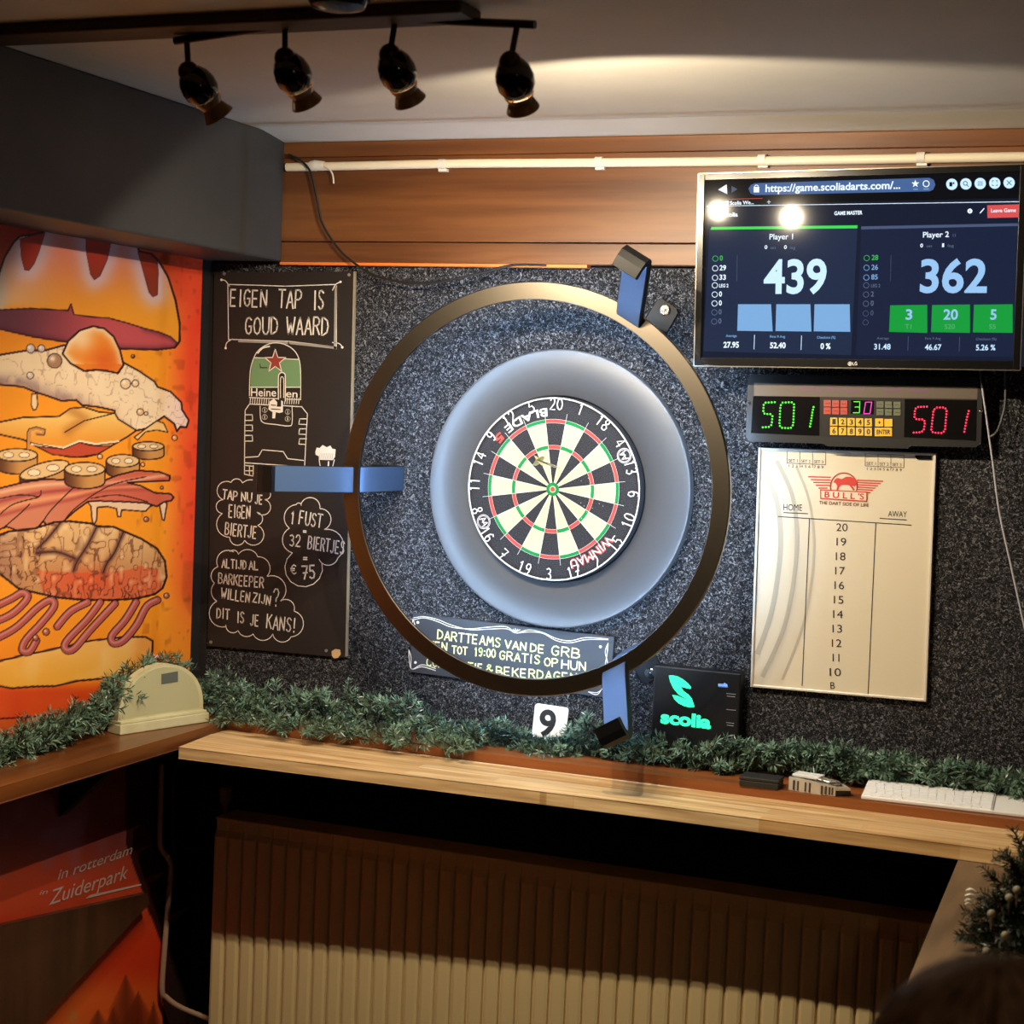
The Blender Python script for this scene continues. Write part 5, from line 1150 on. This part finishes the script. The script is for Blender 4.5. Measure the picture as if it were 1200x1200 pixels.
def place_back(r):
    while True:
        px = r.uniform(234, 1225)
        if r.random() > DENS(px): continue
        t0, b0 = np.interp(px, TX, TY), np.interp(px, BX, BY)
        py = b0 + (t0 - b0) * (.04 + r.random() ** 1.1 * .86)
        Yd = -r.uniform(.02, .15 if px < 560 else (.085 if px < 860 else .055)); P = atY(px, py, Yd)
        if P.z < ZS + .006: P = atZ(px, py, ZS + .008)
        if P.y > -.018 or P.y < (-.24 if px < 550 else -.15) or P.x < XL + .03: continue
        d_ = Vector((r.uniform(-1, 1), r.uniform(-.9, .25), r.uniform(-.35, .9)))
        tp = P + d_.normalized() * (r.uniform(.03, .055) if px < 560 else r.uniform(.02, .036))
        tp.y = min(tp.y, -.012); tp.y = max(tp.y, -.075) if px > 860 else tp.y; tp.z = max(tp.z, ZS + .006); tp.x = max(tp.x, XL + .02)
        return P, tp
rg_ = random.Random(11)
spine = [atY(px, .5 * (np.interp(px, TX, TY) + np.interp(px, BX, BY)) + 6, -.06) for px in range(240, 1221, 35)]
for v in spine: v.z = max(v.z, ZS + .012); v.x = max(v.x, XL + .03)
mb, cl = garland('garland', place_back, 1250, rg_, spine)
g = obj('garland', mb, NEEDLE, base=(0, -.06, ZS), col=cl); tag(g, 'long green fir garland lying along the dark back shelf under the carpet wall', 'garland')
# a tuft hanging over the shelf front onto the ledge is part of the same garland; the left shelf carries its own length
LT = [(-60, 880), (0, 868), (40, 850), (90, 830), (120, 806), (135, 786), (160, 776), (185, 768), (215, 780)]; LBt = [(-60, 905), (0, 893), (40, 880), (90, 862), (112, 850), (135, 832), (160, 810), (190, 800), (215, 800)]
def place_left(r):
    while True:
        px = r.uniform(-60, 214); t0 = np.interp(px, [a for a, b in LT], [b for a, b in LT]); b0 = np.interp(px, [a for a, b in LBt], [b for a, b in LBt])
        py = b0 + (t0 - b0) * r.random() * .85; P = atX(px, py, XL + r.uniform(.02, .085))
        if P.z < ZS + .006: P = atZ(px, py, ZS + .008)
        if P.x < XL + .015 or P.x > XL + .13 or P.y > -.03: continue
        tp = P + Vector((r.uniform(-.2, .6), r.uniform(-1, 1), r.uniform(-.35, .8))).normalized() * r.uniform(.03, .05)
        tp.x = max(tp.x, XL + .012); tp.z = max(tp.z, ZS + .006); tp.y = min(tp.y, -.02); return P, tp
spine = [atX(px, .5 * (np.interp(px, [a for a, b in LT], [b for a, b in LT]) + np.interp(px, [a for a, b in LBt], [b for a, b in LBt])), XL + .05) for px in range(-60, 215, 30)]
for v in spine: v.z = max(v.z, ZS + .01); v.y = min(v.y, -.03)
mb, cl = garland('garland', place_left, 420, rg_, spine)
g = obj('garland', mb, NEEDLE, base=(XL + .06, -.5, ZS), col=cl); tag(g, 'short green fir garland on the brown left shelf below the burger mural', 'garland')

# ------------------------------------------------------------------ fir arrangement on the side counter
ZB = 1.0385
pb = Vector((1.285, -.93, ZB + .001))
pt = thing('fir_arrangement', 'dark fir twig arrangement with round buds on the side counter at right', 'plant', pb)
obj('pot', M().lathe(pb, (0, 0, 1), [(0, .040), (.05, .052), (.056, .054), (.058, .050), (.05, .046)], 24), BLACKM, pt, smooth=True)
rr = random.Random(21)
mb = M(); cols = []
tips = [(1187, 972, -.93), (1178, 1000, -.96), (1196, 985, -.9), (1160, 1026, -.94), (1150, 1050, -.98), (1146, 1068, -.95), (1130, 1070, -.99), (1128, 1085, -.95), (1122, 1098, -1.0), (1130, 1108, -.96), (1146, 1116, -1.02), (1168, 1124, -1.05), (1176, 1056, -.97), (1196, 1046, -.96), (1206, 1010, -.9), (1214, 1070, -.98), (1190, 1090, -1.02), (1172, 1098, -1.03), (1212, 1110, -1.03), (1230, 1040, -.92), (1240, 1090, -.98), (1158, 1084, -.98), (1184, 1030, -.93), (1200, 1125, -1.05)]
for a, b, Yp in tips:
    T_ = atY(a, b, Yp); B_ = pb + Vector((rr.uniform(-.02, .02), rr.uniform(-.02, .02), .055)); ax = T_ - B_
    mid = B_ + ax * .25
    spray(mb, cols, mid, T_, .027, .0015, 150, rr, (14, 24, 15), (44, 58, 36))
    for k in range(7):
        f_ = rr.uniform(.3, .85); s0 = B_ + ax * f_; s1 = s0 + (ax.normalized() * .5 + Vector((rr.uniform(-1, 1), rr.uniform(-1, 1), rr.uniform(-.4, .8)))).normalized() * rr.uniform(.025, .045)
        s1.z = max(s1.z, ZB + .008); spray(mb, cols, s0, s1, .02, .0012, 36, rr, (14, 24, 15), (44, 58, 36))
    q = M(); q.tube([B_, mid], .0022, 5); mb.add(q.v, q.f); cols += [lin((50, 40, 28))] * len(q.v)
for v_i, v in enumerate(mb.v):
    if v[2] < ZB + .003: mb.v[v_i] = (v[0], v[1], ZB + .003)
obj('fir_twigs', mb, NEEDLE, pt, col=np.array([(*c, 1.0) for c in cols]))
BUD = mat('grey_bud', (122, 116, 98), .6)
for a, b, Yp in ((1162, 1071, -1.05), (1192, 1043, -1.0), (1156, 1115, -1.08), (1178, 1096, -1.08), (1183, 1052, -1.0)):
    c = atY(a, b, Yp); c2 = atY(a - 1, b + 20, Yp + .02)
    if b < 1080: obj('bud', M().sphere(c, .0075, 12).tube([c, c2], [.003, .001], 6), BUD, pt, smooth=True)
    else: obj('bud', M().sphere(c, .007, 12), BUD, pt, smooth=True)
WR = mat('white_ribbon', (236, 236, 226), .35)
rbm = M()
for a0, b0, w_ in ((1132, 1044, 12), (1131, 1050, 14), (1131, 1056, 9), (1131, 1060, 8)):
    q3 = [atY(a0 + w_ * f, b0 - 2.6 * math.sin(math.pi * f) + f * 1.4, -1.02) for f in (0, .25, .5, .75, 1)]
    rbm.tube(q3, [.0012, .0022, .0026, .0022, .001], 6)
obj('ribbon_loop', rbm, WR, pt, smooth=True)

# ================================================================== PERSON IN THE FOREGROUND (only the crown of the hair is in frame)
HD = CAM + ray(1140, 1205) * 1.1
H_TOP = (CAM + ray(1130, 1140) * 1.1).z
px_, py_ = HD.x + .015, HD.y
S_ = H_TOP / 1.70
pr_ = thing('person', 'person with brown hair in the near lower right corner facing the dartboard', 'person', (px_, py_, 0))
SKIN = mat('skin', (196, 150, 122), .5); CLOTH = mat('dark_sweater', (38, 36, 40), .8); TROU = mat('dark_trousers', (30, 32, 40), .8); HAIRM = noise_mat('brown_hair', (92, 70, 53), (148, 116, 88), 60, (1, 1, .3), rough=.45, detail=5, lo=.3, hi=.7); SHOE = mat('dark_shoe', (26, 24, 24), .5)
def skin(name, verts, edges, radii, material, sub=2, root=0):
    me = bpy.data.meshes.new(name); me.from_pydata([Vector(v) * S_ for v in verts], edges, []); me.materials.append(material)
    o = bpy.data.objects.new(name, me); COL.objects.link(o); o.parent = pr_; W[o] = W[pr_]
    sm_ = o.modifiers.new('skin', 'SKIN'); sm_.use_smooth_shade = True
    for i, r in enumerate(radii):
        rx, ry = (r if isinstance(r, tuple) else (r, r)); me.skin_vertices[0].data[i].radius = (rx * S_, ry * S_)
    me.skin_vertices[0].data[root].use_root = True
    ss = o.modifiers.new('subsurf', 'SUBSURF'); ss.levels = sub; ss.render_levels = sub
    return o
bv = [(0, 0, .92), (0, 0, 1.05), (0, .0, 1.22), (0, .0, 1.36), (0, 0, 1.44), (0, .015, 1.52), (0, .02, 1.60), (0, .015, 1.66)]
br_ = [(.13, .10), (.12, .09), (.145, .10), (.12, .08), (.055, .055), (.068, .08), (.075, .092), (.055, .07)]
be = [(i, i + 1) for i in range(7)]
def limb(pts, rad, at_):
    k = len(bv); bv.extend(pts); br_.extend(rad); be.append((at_, k)); be.extend((k + i, k + i + 1) for i in range(len(pts) - 1)); return len(bv) - 1
for s in (-1, 1):
    hand_ = limb([(s * .175, 0, 1.37), (s * .21, -.01, 1.13), (s * .22, .04, .90), (s * .22, .055, .85)], [.05, .042, .030, .026], 3)
    limb([(s * .095, 0, .84), (s * .10, .01, .50), (s * .10, -.01, .10), (s * .105, .06, .035), (s * .11, .14, .025)], [.085, .058, .042, .034, .026], 0)
    for j in range(4): limb([(s * (.205 + .011 * j), .062 + .004 * j, .80), (s * (.203 + .011 * j), .075, .765 - (.01 if j in (1, 2) else 0)), (s * (.200 + .010 * j), .078, .735 - (.012 if j in (1, 2) else 0))], [.0095, .0085, .0075], hand_)
    limb([(s * .195, .085, .825), (s * .190, .10, .79)], [.010, .0085], hand_)
obj_b = skin('body', bv, be, br_, SKIN)
skin('sweater', [(0, 0, .90), (0, 0, 1.05), (0, 0, 1.22), (0, 0, 1.37), (0, 0, 1.415)] + [v for s in (-1, 1) for v in ((s * .175, 0, 1.37), (s * .212, -.01, 1.13), (s * .222, .035, .92))], [(0, 1), (1, 2), (2, 3), (3, 4), (3, 5), (5, 6), (6, 7), (3, 8), (8, 9), (9, 10)], [(.145, .115), (.135, .105), (.16, .115), (.135, .095), (.075, .07)] + [.062, .054, .042] * 2, CLOTH)
skin('trousers', [(0, 0, .96), (0, 0, .88)] + [v for s in (-1, 1) for v in ((s * .095, 0, .80), (s * .10, .01, .50), (s * .10, -.01, .10))], [(0, 1), (1, 2), (2, 3), (3, 4), (1, 5), (5, 6), (6, 7)], [(.14, .11), (.14, .11)] + [.098, .072, .056] * 2, TROU, root=1)
for s in (-1, 1): skin('shoe', [(s * .10, -.05, .035), (s * .105, .06, .035), (s * .112, .17, .028)], [(0, 1), (1, 2)], [(.036, .034), (.04, .036), (.036, .028)], SHOE, root=1)
hc_ = Vector((0, .012, 1.60)) * S_
hm = M(); R_ = 14; N_ = 40; rh = random.Random(4)
vs = []; fs = []
for i in range(R_ + 1):
    a = (math.pi * .62) * i / R_
    for k in range(N_):
        b = 2 * math.pi * k / N_; back = max(0, -math.sin(b)); fr_ = max(0, math.sin(b))
        ext_ = 1 + .0 * fr_; rr2 = .102 * S_ * (1 + .05 * math.sin(b * 9 + i * .3) * math.sin(a) * .35 + .02 * math.sin(b * 17))
        zz = math.cos(a) * 1.04; rad = math.sin(a)
        if a > math.pi / 2: rad = 1 - .12 * (a - math.pi / 2); zz = -(a - math.pi / 2) * (1.9 * back + .25 * (1 - back))
        vs.append((hc_.x + math.cos(b) * rad * rr2 * .93, hc_.y + math.sin(b) * rad * rr2 * (1.1 if b > math.pi else .93 - .10 * (a > 1.2)), hc_.z + zz * rr2))
for i in range(R_):
    for k in range(N_): fs.append((i * N_ + k, (i + 1) * N_ + k, (i + 1) * N_ + (k + 1) % N_, i * N_ + (k + 1) % N_))
hm.add(vs, fs)
for k in range(260):                                   # loose strands following the crown
    b = rh.uniform(0, 6.283); a0 = rh.uniform(.05, .9); pts = []
    for j in range(6):
        a = a0 + j * .17; rad = .104 * S_ * (1 + rh.uniform(0, .012)); bb2 = b + j * .05
        if a > 1.5: break
        pts.append((hc_.x + math.cos(bb2) * math.sin(a) * rad * .93, hc_.y + math.sin(bb2) * math.sin(a) * rad * (1.1 if bb2 % 6.283 > math.pi else .93), hc_.z + math.cos(a) * 1.04 * rad))
    if len(pts) > 2: hm.tube(pts, .0012, 4)
obj('hair', hm, HAIRM, pr_, local=True, smooth=True)
fy = .105 * S_ + hc_.y * 0
for s in (-1, 1):
    obj('eye', M().sphere((s * .031 * S_, (.02 + .083) * S_, 1.605 * S_), .011 * S_, 12), mat('eye_white', (220, 215, 210), .2), pr_, local=True, smooth=True)
    obj('ear', M().sphere((s * .079 * S_, .015 * S_, 1.595 * S_), .022 * S_, 12, (.4, .7, 1.3)), SKIN, pr_, local=True, smooth=True)
obj('nose', M().lathe(Vector((0, .098, 1.60)) * S_, (0, .55, -1), [(0, .006 * S_), (.02 * S_, .010 * S_), (.034 * S_, .015 * S_), (.042 * S_, .008 * S_)], 10), SKIN, pr_, local=True, smooth=True)
obj('mouth', M().sphere((0, .088 * S_, 1.535 * S_), .022 * S_, 12, (1, .45, .3)), mat('lips', (160, 90, 84), .5), pr_, local=True, smooth=True)
